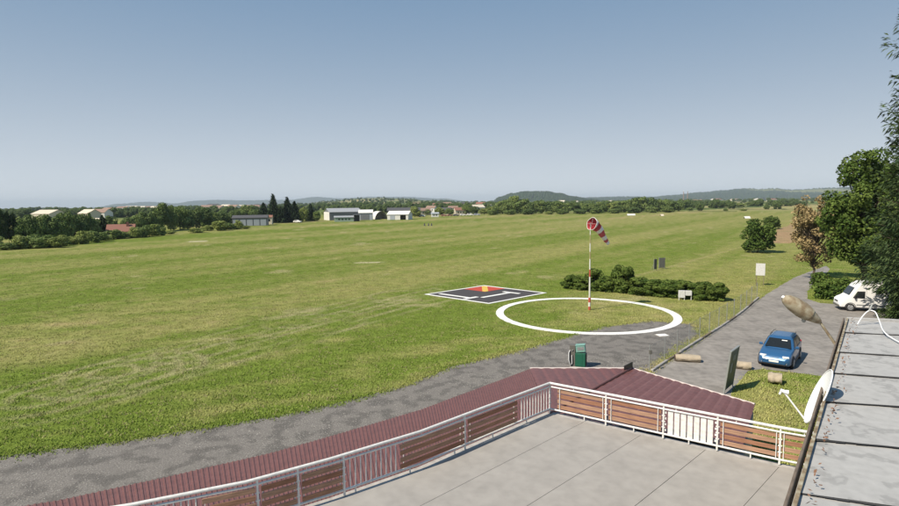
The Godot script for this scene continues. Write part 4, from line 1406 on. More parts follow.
func make_car():
	var c := thing("parked_car", "blue sport utility car parked nose towards the lawn", "car", Vector3(21.17, 0.00, -34.56), -0.698)
	var body := body_loft([[2.2, 0.62, 0.36, 0.52, 0.60, 0.55], [2.12, 0.78, 0.27, 0.62, 0.74, 0.66], [1.98, 0.86, 0.24, 0.72, 0.86, 0.74], [1.7, 0.90, 0.24, 0.80, 0.95, 0.78], [1.2, 0.91, 0.24, 0.88, 1.02, 0.80], [0.8, 0.91, 0.24, 0.92, 1.06, 0.82], [0.0, 0.915, 0.24, 0.95, 1.08, 0.84], [-1.4, 0.915, 0.25, 0.97, 1.09, 0.84], [-2.0, 0.90, 0.28, 0.96, 1.08, 0.80], [-2.16, 0.86, 0.34, 0.86, 1.0, 0.76], [-2.22, 0.74, 0.42, 0.76, 0.9, 0.66]])
	obj("body", body, M.car_blue, c)
	# cabin
	var lay := [[1.04, 0.86, 0.98, -2.08], [1.30, 0.78, 0.66, -1.98], [1.54, 0.68, 0.34, -1.84], [1.61, 0.60, 0.16, -1.72], [1.635, 0.45, -0.02, -1.5]]
	var rows := []
	for l in lay:
		var line := PackedVector3Array()
		var w: float = l[1]; var f: float = l[2]; var r: float = l[3]
		for p in [Vector2(0, f), Vector2(w * 0.6, f - 0.02), Vector2(w * 0.94, f - 0.14), Vector2(w, f - 0.32), Vector2(w, lerpf(f, r, 0.5)), Vector2(w * 0.98, r + 0.25), Vector2(w * 0.88, r + 0.06), Vector2(w * 0.5, r), Vector2(0, r)]: line.append(Vector3(p.x, l[0], p.y))
		for p in [Vector2(w * 0.5, r), Vector2(w * 0.88, r + 0.06), Vector2(w * 0.98, r + 0.25), Vector2(w, lerpf(f, r, 0.5)), Vector2(w, f - 0.32), Vector2(w * 0.94, f - 0.14), Vector2(w * 0.6, f - 0.02)]: line.append(Vector3(-p.x, l[0], p.y))
		rows.append(line)
	var mb := MB.new()
	mb.sheet(rows, true)
	for j in 16: mb.tri(Vector3(0, 1.64, -0.75), rows[4][(j + 1) % 16], rows[4][j])
	obj("cabin", mb, M.car_blue, c)
	panel4(c, "windscreen", [Vector3(-0.72, 1.09, 0.92), Vector3(0.72, 1.09, 0.92), Vector3(0.58, 1.53, 0.34), Vector3(-0.58, 1.53, 0.34)], M.glass_dark, Vector3(0, 0.012, 0.02))
	panel4(c, "rear_window", [Vector3(-0.66, 1.14, -2.06), Vector3(0.66, 1.14, -2.06), Vector3(0.55, 1.5, -1.88), Vector3(-0.55, 1.5, -1.88)], M.glass_dark, Vector3(0, 0.01, -0.015))
	for s in [-1.0, 1.0]:
		panel4(c, "side_window", [Vector3(0.855 * s, 1.10, 0.52), Vector3(0.855 * s, 1.10, -0.42), Vector3(0.70 * s, 1.52, -0.42), Vector3(0.70 * s, 1.52, 0.02)], M.glass_dark, Vector3(0.012 * s, 0.004, 0))
		panel4(c, "side_window", [Vector3(0.855 * s, 1.10, -0.50), Vector3(0.855 * s, 1.10, -1.35), Vector3(0.70 * s, 1.52, -1.3), Vector3(0.70 * s, 1.52, -0.50)], M.glass_dark, Vector3(0.012 * s, 0.004, 0))
		panel4(c, "side_window", [Vector3(0.85 * s, 1.13, -1.43), Vector3(0.84 * s, 1.16, -1.78), Vector3(0.70 * s, 1.48, -1.62), Vector3(0.70 * s, 1.52, -1.38)], M.glass_dark, Vector3(0.012 * s, 0.004, 0))
		mb = MB.new()
		mb.box(Vector3(1.0 * s, 1.14, 0.62), Vector3(0.2, 0.16, 0.10), 0.03)
		mb.box(Vector3(0.9 * s, 1.09, 0.60), Vector3(0.1, 0.05, 0.05), 0.01)
		obj("mirror", mb, M.car_blue, c)
		mb = MB.new()
		mb.box(Vector3(0.60 * s, 0.75, 2.02), Vector3(0.36, 0.16, 0.24), 0.04, Basis(UP, 0.45 * s))
		obj("headlight", mb, M.lamp_glass, c)
		mb = MB.new()
		mb.tube([Vector3(0.62 * s, 0.42, 2.10), Vector3(0.62 * s, 0.42, 2.17)], [0.08, 0.07], 12)
		obj("fog_lamp", mb, M.lamp_glass, c)
		mb = MB.new()
		mb.box(Vector3(0.78 * s, 0.92, -2.12), Vector3(0.18, 0.34, 0.12), 0.02)
		obj("tail_light", mb, M.sock_red, c)
		mb = MB.new()
		mb.tube([Vector3(0.60 * s, 1.66, 0.05), Vector3(0.62 * s, 1.69, -0.3), Vector3(0.62 * s, 1.69, -1.4), Vector3(0.58 * s, 1.65, -1.75)], [0.018], 6)
		obj("roof_rail", mb, M.black, c)
		for z in [1.36, -1.32]:
			wheel(c, Vector3(0.84 * s, 0.345, z), 0.345, 0.22)
			var arch := MB.new()
			var loop := []
			for k in 13:
				var a := PI * k / 12.0
				loop.append(Vector3(0.905 * s, 0.345 + sin(a) * 0.40, z + cos(a) * 0.40))
			arch.tube(loop, [0.035], 6)
			obj("wheel_arch", arch, M.black, c)
		mb = MB.new()
		mb.box(Vector3(0.915 * s, 0.30, 0.02), Vector3(0.03, 0.14, 1.9), 0.01)
		obj("sill", mb, M.black, c)
	mb = MB.new()
	for y in [0.68, 0.73]: mb.box(Vector3(0, y, 2.13), Vector3(0.50, 0.018, 0.05), 0.005)
	obj("grille", mb, M.chrome, c)
	mb = MB.new()
	mb.box(Vector3(0, 0.33, 2.13), Vector3(1.3, 0.15, 0.12), 0.03)
	obj("bumper_intake", mb, M.black, c)
	mb = MB.new()
	mb.box(Vector3(0, 0.50, 2.215), Vector3(0.52, 0.115, 0.02), 0.004)
	obj("number_plate", mb, M.plate, c)
	mb = MB.new()
	mb.box(Vector3(0.28, 1.47, 0.46), Vector3(0.3, 0.06, 0.01), 0.002, Basis(Vector3.RIGHT, -0.9))
	obj("sun_strip", mb, M.plate, c)

func make_van():
	var c := thing("parked_van", "white high roofed delivery van half hidden by the conifer", "van", Vector3(38.83, 0.00, -50.07), -1.920)
	var body := body_loft([[2.72, 0.72, 0.45, 0.66, 0.78, 0.6], [2.66, 0.86, 0.36, 0.85, 1.0, 0.72], [2.5, 0.94, 0.34, 1.02, 1.15, 0.78], [2.15, 0.97, 0.34, 1.18, 1.32, 0.82], [1.9, 0.985, 0.34, 1.28, 1.52, 0.85], [1.6, 0.99, 0.34, 1.7, 2.05, 0.85], [1.35, 0.99, 0.34, 2.1, 2.42, 0.85], [1.1, 0.99, 0.34, 2.38, 2.64, 0.86], [0.7, 0.99, 0.34, 2.45, 2.70, 0.87], [-2.6, 0.99, 0.36, 2.45, 2.70, 0.87], [-2.78, 0.96, 0.40, 2.4, 2.66, 0.84], [-2.82, 0.9, 0.5, 2.3, 2.55, 0.8]])
	obj("body", body, M.van_white, c)
	panel4(c, "windscreen", [Vector3(-0.80, 1.48, 1.95), Vector3(0.80, 1.48, 1.95), Vector3(0.74, 2.16, 1.53), Vector3(-0.74, 2.16, 1.53)], M.glass_dark, Vector3(0, 0.03, 0.045))
	for s in [-1.0, 1.0]:
		panel4(c, "side_window", [Vector3(0.985 * s, 1.25, 1.70), Vector3(0.99 * s, 1.22, 0.78), Vector3(0.985 * s, 1.88, 0.78), Vector3(0.975 * s, 1.86, 1.36)], M.glass_dark, Vector3(0.02 * s, 0, 0))
		var mb := MB.new()
		mb.box(Vector3(1.12 * s, 1.35, 1.55), Vector3(0.18, 0.34, 0.12), 0.03)
		obj("mirror", mb, M.black, c)
		mb = MB.new()
		mb.box(Vector3(0.74 * s, 0.92, 2.55), Vector3(0.28, 0.24, 0.22), 0.04, Basis(UP, 0.5 * s))
		obj("headlight", mb, M.lamp_glass, c)
		for z in [1.85, -1.7]: wheel(c, Vector3(0.90 * s, 0.36, z), 0.36, 0.24)
		for z in [1.85, -1.7]:
			var arch := MB.new()
			var loop := []
			for k in 13:
				var a := PI * k / 12.0
				loop.append(Vector3(0.98 * s, 0.36 + sin(a) * 0.42, z + cos(a) * 0.42))
			arch.tube(loop, [0.03], 6)
			obj("wheel_arch", arch, M.black, c)
		# door and load space seams stand proud as thin strips
		for z in [0.68, -0.75]:
			mb = MB.new()
			mb.box(Vector3(0.992 * s, 1.25, z), Vector3(0.012, 1.5, 0.018), 0.003)
			obj("door_seam", mb, M.sign_grey, c)
		mb = MB.new()
		mb.box(Vector3(0.995 * s, 0.62, 0.0), Vector3(0.03, 0.09, 2.8), 0.008)
		obj("side_trim", mb, M.sign_grey, c)
		mb = MB.new()
		mb.box(Vector3(1.0 * s, 1.12, 0.82), Vector3(0.03, 0.05, 0.16), 0.008)
		obj("handle", mb, M.black, c)
	var mb := MB.new()
	mb.box(Vector3(0, 0.46, 2.66), Vector3(1.66, 0.22, 0.2), 0.05)
	obj("bumper", mb, M.pump_grey, c)
	mb = MB.new()
	mb.box(Vector3(0, 0.82, 2.70), Vector3(0.9, 0.14, 0.06), 0.02)
	obj("grille", mb, M.black, c)

# ---------------------------------------------------------------- near trees
func make_near_trees():
	# broad-leaved tree at the right
	var t := thing("broadleaf_tree", "tall dense green broadleaf tree behind the white van", "tree", Vector3(45.98, 0.00, -60.69))
	var cl := crown_clumps(61, 130, 0.08, 0.085)
	for k in cl: k[0] = Vector3(k[0].x * 9.4, k[0].y * 16.2, k[0].z * 9.4); k[1] = k[1] * 10.5
	obj("crown", leaves(62, cl, 50, 0.22, Color(0.042, 0.082, 0.017), Color(0.15, 0.205, 0.046), 1.5, 110000), M.leaf, t)
	var small := []
	for k in cl: small.append([Vector3(k[0].x / 16.6, k[0].y / 16.6, k[0].z / 16.6), k[1]])
	obj("trunk", limbs(small, 0.10, 0.018, 2), M.bark, t, Transform3D(Basis.from_scale(Vector3.ONE * 16.6), Vector3.ZERO))
	# a copper-brown tree with thin foliage
	t = thing("copper_tree", "small tree with sparse copper brown leaves beside the driveway", "tree", Vector3(46.84, -0.00, -70.28))
	cl = crown_clumps(71, 80, 0.06, 0.085)
	for k in cl: k[0] = Vector3(k[0].x * 6.2, k[0].y * 11.0, k[0].z * 6.2); k[1] = k[1] * 7.2
	obj("crown", leaves(72, cl, 40, 0.20, Color(0.18, 0.135, 0.06), Color(0.44, 0.34, 0.18), 1.5, 24000), M.leaf, t)
	small = []
	for k in cl: small.append([k[0] / 10.6, k[1]])
	obj("trunk", limbs(small, 0.12, 0.014, 1), M.bark, t, Transform3D(Basis.from_scale(Vector3.ONE * 10.6), Vector3.ZERO))
	# a big spruce cut by the right edge of the frame
	t = thing("spruce_tree", "very tall dark spruce at the right edge of the picture", "tree", Vector3(40.82, 0.00, -44.99))
	var sc := Transform3D(Basis.from_scale(Vector3.ONE * 38.0), Vector3.ZERO)
	obj("crown", spruce(81, 56, 12, 230, 0.15, 0.0115, Color(0.026, 0.05, 0.022), Color(0.085, 0.12, 0.045), 0.05, 0.22, 0.5, 0.10), M.leaf, t, sc)
	var mb := MB.new()
	mb.tube([Vector3(0, -0.1, 0), Vector3(0, 8, 0), Vector3(0, 37.5, 0)], [0.42, 0.3, 0.03], 10)
	var br := RandomNumberGenerator.new()
	br.seed = 84
	for w in 46:      # bare wood of the boughs
		var f := 0.06 + 0.92 * w / 46.0
		var reach := 5.2 * pow(1.0 - f, 0.5)
		for k in 6:
			var a := TAU * (k + br.randf()) / 6.0
			var d := Vector3(cos(a), 0, sin(a)) * reach
			mb.tube([Vector3(0, f * 38, 0), Vector3(0, f * 38 - reach * 0.10, 0) + d * 0.5, Vector3(0, f * 38 + reach * 0.10, 0) + d], [0.06, 0.035, 0.01], 4, false)
	obj("trunk", mb, M.bark, t)
	# a low conifer in front of it that hides the van's rear
	t = thing("young_spruce", "broad low spruce covering the rear of the white van", "tree", Vector3(39.71, 0.00, -45.44))
	sc = Transform3D(Basis.from_scale(Vector3(9.0, 12.0, 9.0)), Vector3.ZERO)
	obj("crown", spruce(83, 34, 13, 200, 0.36, 0.03, Color(0.035, 0.068, 0.024), Color(0.12, 0.165, 0.052), 0.02, 0.0), M.leaf, t, sc)
	mb = MB.new()
	mb.tube([Vector3(0, -0.1, 0), Vector3(0, 12.6, 0)], [0.22, 0.02], 10)
	obj("trunk", mb, M.bark, t)
	# shrubs between the tree and the driveway
	var sp := [[39.21, -56.65, 1.99, 3.58], [41.31, -57.11, 2.11, 3.10], [43.62, -63.79, 1.77, 2.78]]
	var lab := ["rounded green shrub at the driveway bend, left of the van", "dark green shrub touching the front of the white van", "pale green shrub under the copper tree"]
	for i in sp.size():
		cl = crown_clumps(95 + i, 40, -0.1, 0.15)
		for k in cl: k[0] = k[0] * Vector3(sp[i][3], sp[i][2], sp[i][3]); k[1] = k[1] * Vector3(sp[i][3], sp[i][2], sp[i][3])
		t = thing("verge_shrub", lab[i], "shrub", Vector3(sp[i][0], 0, sp[i][1]), 0.0, "shrubs at the driveway bend")
		obj("foliage", leaves(96 + i, cl, 90, 0.17, Color(0.04, 0.08, 0.016), Color(0.13, 0.185, 0.04), 1.5, 7000), M.leaf, t)
		small = []
		for k in cl: small.append([k[0] / 3.0, k[1]])
		obj("stem", limbs(small, 0.05, 0.015, 3), M.bark, t, Transform3D(Basis.from_scale(Vector3.ONE * 3.0), Vector3.ZERO))
	# the large round bush on the field and the one behind it
	for q in [[Vector3(59.79, 0.00, -106.26), 6.9, 6.5, 101, "large round green bush standing alone on the field"], [Vector3(110.60, 0.00, -188.29), 6.2, 4.4, 104, "smaller dark bush behind the large round bush on the field"]]:
		cl = crown_clumps(q[3], 60, -0.1, 0.12)
		for k in cl: k[0] = k[0] * Vector3(q[1], q[2], q[1]); k[1] = k[1] * q[1]
		t = thing("field_bush", q[4], "bush", q[0])
		obj("foliage", leaves(q[3] + 1, cl, 26, 0.30, Color(0.035, 0.07, 0.014), Color(0.12, 0.17, 0.04), 1.5, 14000), M.leaf, t)
		small = []
		for k in cl: small.append([k[0] / q[2], k[1]])
		obj("stem", limbs(small, 0.06, 0.014, 3), M.bark, t, Transform3D(Basis.from_scale(Vector3.ONE * q[2]), Vector3.ZERO))

# ---------------------------------------------------------------- far things
func gable(o: Node3D, w: float, l: float, h: float, rise: float, wall: Material, roof: Material, at := Vector3.ZERO, windows := 0, gap := []):
	var mb := MB.new()
	var x := w / 2
	var z := l / 2
	mb.xf = Transform3D(Basis.IDENTITY, at)
	if gap.is_empty():
		mb.quad(Vector3(-x, 0, z), Vector3(x, 0, z), Vector3(x, h, z), Vector3(-x, h, z))
	else:      # a front wall with an open doorway [from, to, height]
		mb.quad(Vector3(-x, 0, z), Vector3(gap[0], 0, z), Vector3(gap[0], h, z), Vector3(-x, h, z))
		mb.quad(Vector3(gap[1], 0, z), Vector3(x, 0, z), Vector3(x, h, z), Vector3(gap[1], h, z))
		mb.quad(Vector3(gap[0], gap[2], z), Vector3(gap[1], gap[2], z), Vector3(gap[1], h, z), Vector3(gap[0], h, z))
	mb.quad(Vector3(x, 0, -z), Vector3(-x, 0, -z), Vector3(-x, h, -z), Vector3(x, h, -z))
	mb.quad(Vector3(x, 0, z), Vector3(x, 0, -z), Vector3(x, h, -z), Vector3(x, h, z))
	mb.quad(Vector3(-x, 0, -z), Vector3(-x, 0, z), Vector3(-x, h, z), Vector3(-x, h, -z))
	mb.tri(Vector3(x, h, z), Vector3(x, h + rise, 0), Vector3(x, h, -z))
	mb.tri(Vector3(-x, h, -z), Vector3(-x, h + rise, 0), Vector3(-x, h, z))
	obj("wall", mb, wall, o)
	mb = MB.new()
	mb.xf = Transform3D(Basis.IDENTITY, at)
	var e := 0.35
	for s in [-1.0, 1.0]:
		var a := Vector3(-x - e, h - e * rise / z + 0.1, s * (z + e))
		var b := Vector3(x + e, h - e * rise / z + 0.1, s * (z + e))
		var c := Vector3(x + e, h + rise + 0.1, 0)
		var d := Vector3(-x - e, h + rise + 0.1, 0)
		mb.quad(a, b, c, d)
		mb.quad(a - UP * 0.2, b - UP * 0.2, b, a)
	obj("roof", mb, roof, o)
	for k in windows:
		mb = MB.new()
		mb.xf = Transform3D(Basis.IDENTITY, at)
		var wx := lerpf(-x + w * 0.15, x - w * 0.15, (k + 0.5) / windows)
		mb.box(Vector3(wx, h * 0.55, z + 0.03), Vector3(w / windows * 0.35, h * 0.3, 0.08), 0.0)
		obj("window", mb, M.glass_dark, o)

func make_hangars():
	# positions and widths in metres, about 330 m away; +z faces the camera
	var o := thing("hangar", "large grey hangar with white gable end left of the other hangars", "hangar", Vector3(-69.62, 0.00, -360.79), 0.45, "hangars across the field")
	gable(o, 21.0, 15.0, 5.2, 2.3, M.hangar_side, M.hangar_roof)
	var mb := MB.new()
	mb.box(Vector3(-10.56, 2.6, 0), Vector3(0.12, 5.2, 14.8), 0.0)
	obj("gable_panel", mb, M.far_white, o)
	for k in 3:
		mb = MB.new()
		mb.box(Vector3(-10.66, 2.2, -4.6 + k * 4.6), Vector3(0.08, 4.2, 0.14), 0.0)
		obj("door_edge", mb, M.far_grey, o)
	o = thing("low_annex", "low pale green shed in front of the large grey hangar", "shed", Vector3(-61.84, 0.00, -323.99), 0.22)
	gable(o, 11.0, 6.0, 2.6, 0.7, M.hangar_green, M.hangar_roof, Vector3.ZERO, 4)
	mb = MB.new()
	for e in [[7.3, 1.9, -1.9, 3.4, 3.8, 0.15], [5.66, 1.9, 0.6, 0.15, 3.8, 4.8], [8.94, 1.9, 0.6, 0.15, 3.8, 4.8], [7.3, 3.88, 0.6, 3.6, 0.15, 5.2]]:
		mb.box(Vector3(e[0], e[1], e[2]), Vector3(e[3], e[4], e[5]), 0.0)
	obj("open_bay", mb, M.hangar_side, o)
	o = thing("hangar", "pale grey hangar with sloping front in the middle of the row", "hangar", Vector3(-53.17, 0.00, -352.49), 0.12, "hangars across the field")
	gable(o, 8.6, 11.0, 4.6, 1.8, M.far_grey, M.far_white)
	mb = MB.new()
	mb.box(Vector3(-0.5, 1.9, 5.56), Vector3(5.2, 3.6, 0.12), 0.0)
	obj("sliding_door", mb, M.hangar_side, o)
	# the rounded shelter
	o = thing("round_hangar", "white round topped shelter between the two pale hangars", "hangar", Vector3(-46.68, 0.00, -366.94), 0.4, "hangars across the field")
	var rows := []
	for q in [-6.0, 6.0]:
		var line := PackedVector3Array()
		for k in 15:
			var a := PI * k / 14.0
			line.append(Vector3(cos(a) * 4.2, maxf(sin(a) * 5.2, 0.0), q))
		rows.append(line)
	mb = MB.new()
	mb.sheet(rows)
	obj("canopy", mb, M.far_white, o)
	mb = MB.new()
	for k in 14: mb.tri(Vector3(0, 0, -5.9), rows[0][k], rows[0][k + 1])
	obj("rear_wall", mb, M.far_white, o)
	o = thing("hangar", "white tent shaped hangar with dark doorway at the row's right end", "hangar", Vector3(-31.19, 0.00, -350.01), -0.15, "hangars across the field")
	gable(o, 13.4, 12.0, 3.4, 2.0, M.far_white, M.far_white, Vector3.ZERO, 0, [1.6, 5.2, 3.1])
	mb = MB.new()
	mb.box(Vector3(-3.4, 1.5, 6.06), Vector3(3.0, 2.9, 0.1), 0.0)
	obj("door", mb, M.far_grey, o)
	o = thing("long_shed", "long dark roofed shed behind the white hangars", "shed", Vector3(-36.23, 0.00, -443.28), 0.05)
	gable(o, 26.0, 12.0, 4.5, 2.2, M.far_dark, M.far_dark)
	o = thing("blue_grey_shed", "long blue grey shed behind the bushes left of the spruces", "shed", Vector3(-100.39, 0.00, -278.86), 0.25)
	gable(o, 16.5, 9.0, 4.0, 1.2, M.hangar_side, M.far_dark, Vector3.ZERO, 0)
	for k in 5:
		mb = MB.new()
		mb.box(Vector3(-6.5 + k * 3.2, 1.7, 4.56), Vector3(2.7, 3.2, 0.12), 0.0)
		obj("garage_door", mb, M.far_grey, o)
	o = thing("yellow_hut", "narrow yellow hut at the foot of the spruces", "hut", Vector3(-95.71, -0.00, -294.14), 0.1)
	gable(o, 2.6, 3.0, 3.9, 0.9, M.far_cream, M.far_red, Vector3.ZERO, 1)
	o = thing("white_hut", "small white hut right of the hangars at the field's edge", "hut", Vector3(-10.22, 0.00, -400.64), 0.1)
	gable(o, 5.2, 3.0, 2.6, 0.7, M.far_white, M.far_grey, Vector3.ZERO, 2)
	o = thing("red_roofed_house", "house with broad red brown roof among the left trees", "house", Vector3(-113.62, 0.00, -190.72), 0.4)
	gable(o, 8.0, 6.0, 2.0, 2.2, M.far_cream, M.far_red, Vector3.ZERO, 3)
	mb = MB.new()
	mb.box(Vector3(2.0, 4.2, 0.8), Vector3(0.7, 1.6, 0.7), 0.0)
	obj("chimney", mb, M.far_red, o)

func small_car(p: Vector3, turn: float, m: Material, label: String, s := 1.0):
	var c := thing("distant_car", label, "car", p, turn, "vehicles parked at the field's far edge")
	c.scale = Vector3.ONE * s
	var b := body_loft([[2.1, 0.75, 0.3, 0.6, 0.7, 0.6], [1.9, 0.85, 0.25, 0.75, 0.85, 0.7], [0.9, 0.88, 0.25, 0.85, 0.98, 0.75], [0.2, 0.88, 0.25, 0.95, 1.4, 0.6], [-1.3, 0.88, 0.25, 0.95, 1.42, 0.6], [-1.9, 0.86, 0.28, 0.9, 1.0, 0.7], [-2.1, 0.78, 0.35, 0.7, 0.85, 0.6]])
	obj("body", b, m, c)
	for s2 in [-1.0, 1.0]:
		panel4(c, "side_window", [Vector3(0.84 * s2, 1.0, 0.45), Vector3(0.84 * s2, 1.0, -1.5), Vector3(0.68 * s2, 1.32, -1.25), Vector3(0.68 * s2, 1.32, 0.15)], M.glass_dark, Vector3(0.05 * s2, 0.02, 0))
		for z in [1.3, -1.3]:
			var mb := MB.new()
			mb.tube([Vector3(0.74 * s2, 0.31, z), Vector3(0.91 * s2, 0.31, z)], [0.31], 12)
			obj("wheel", mb, M.rubber, c)

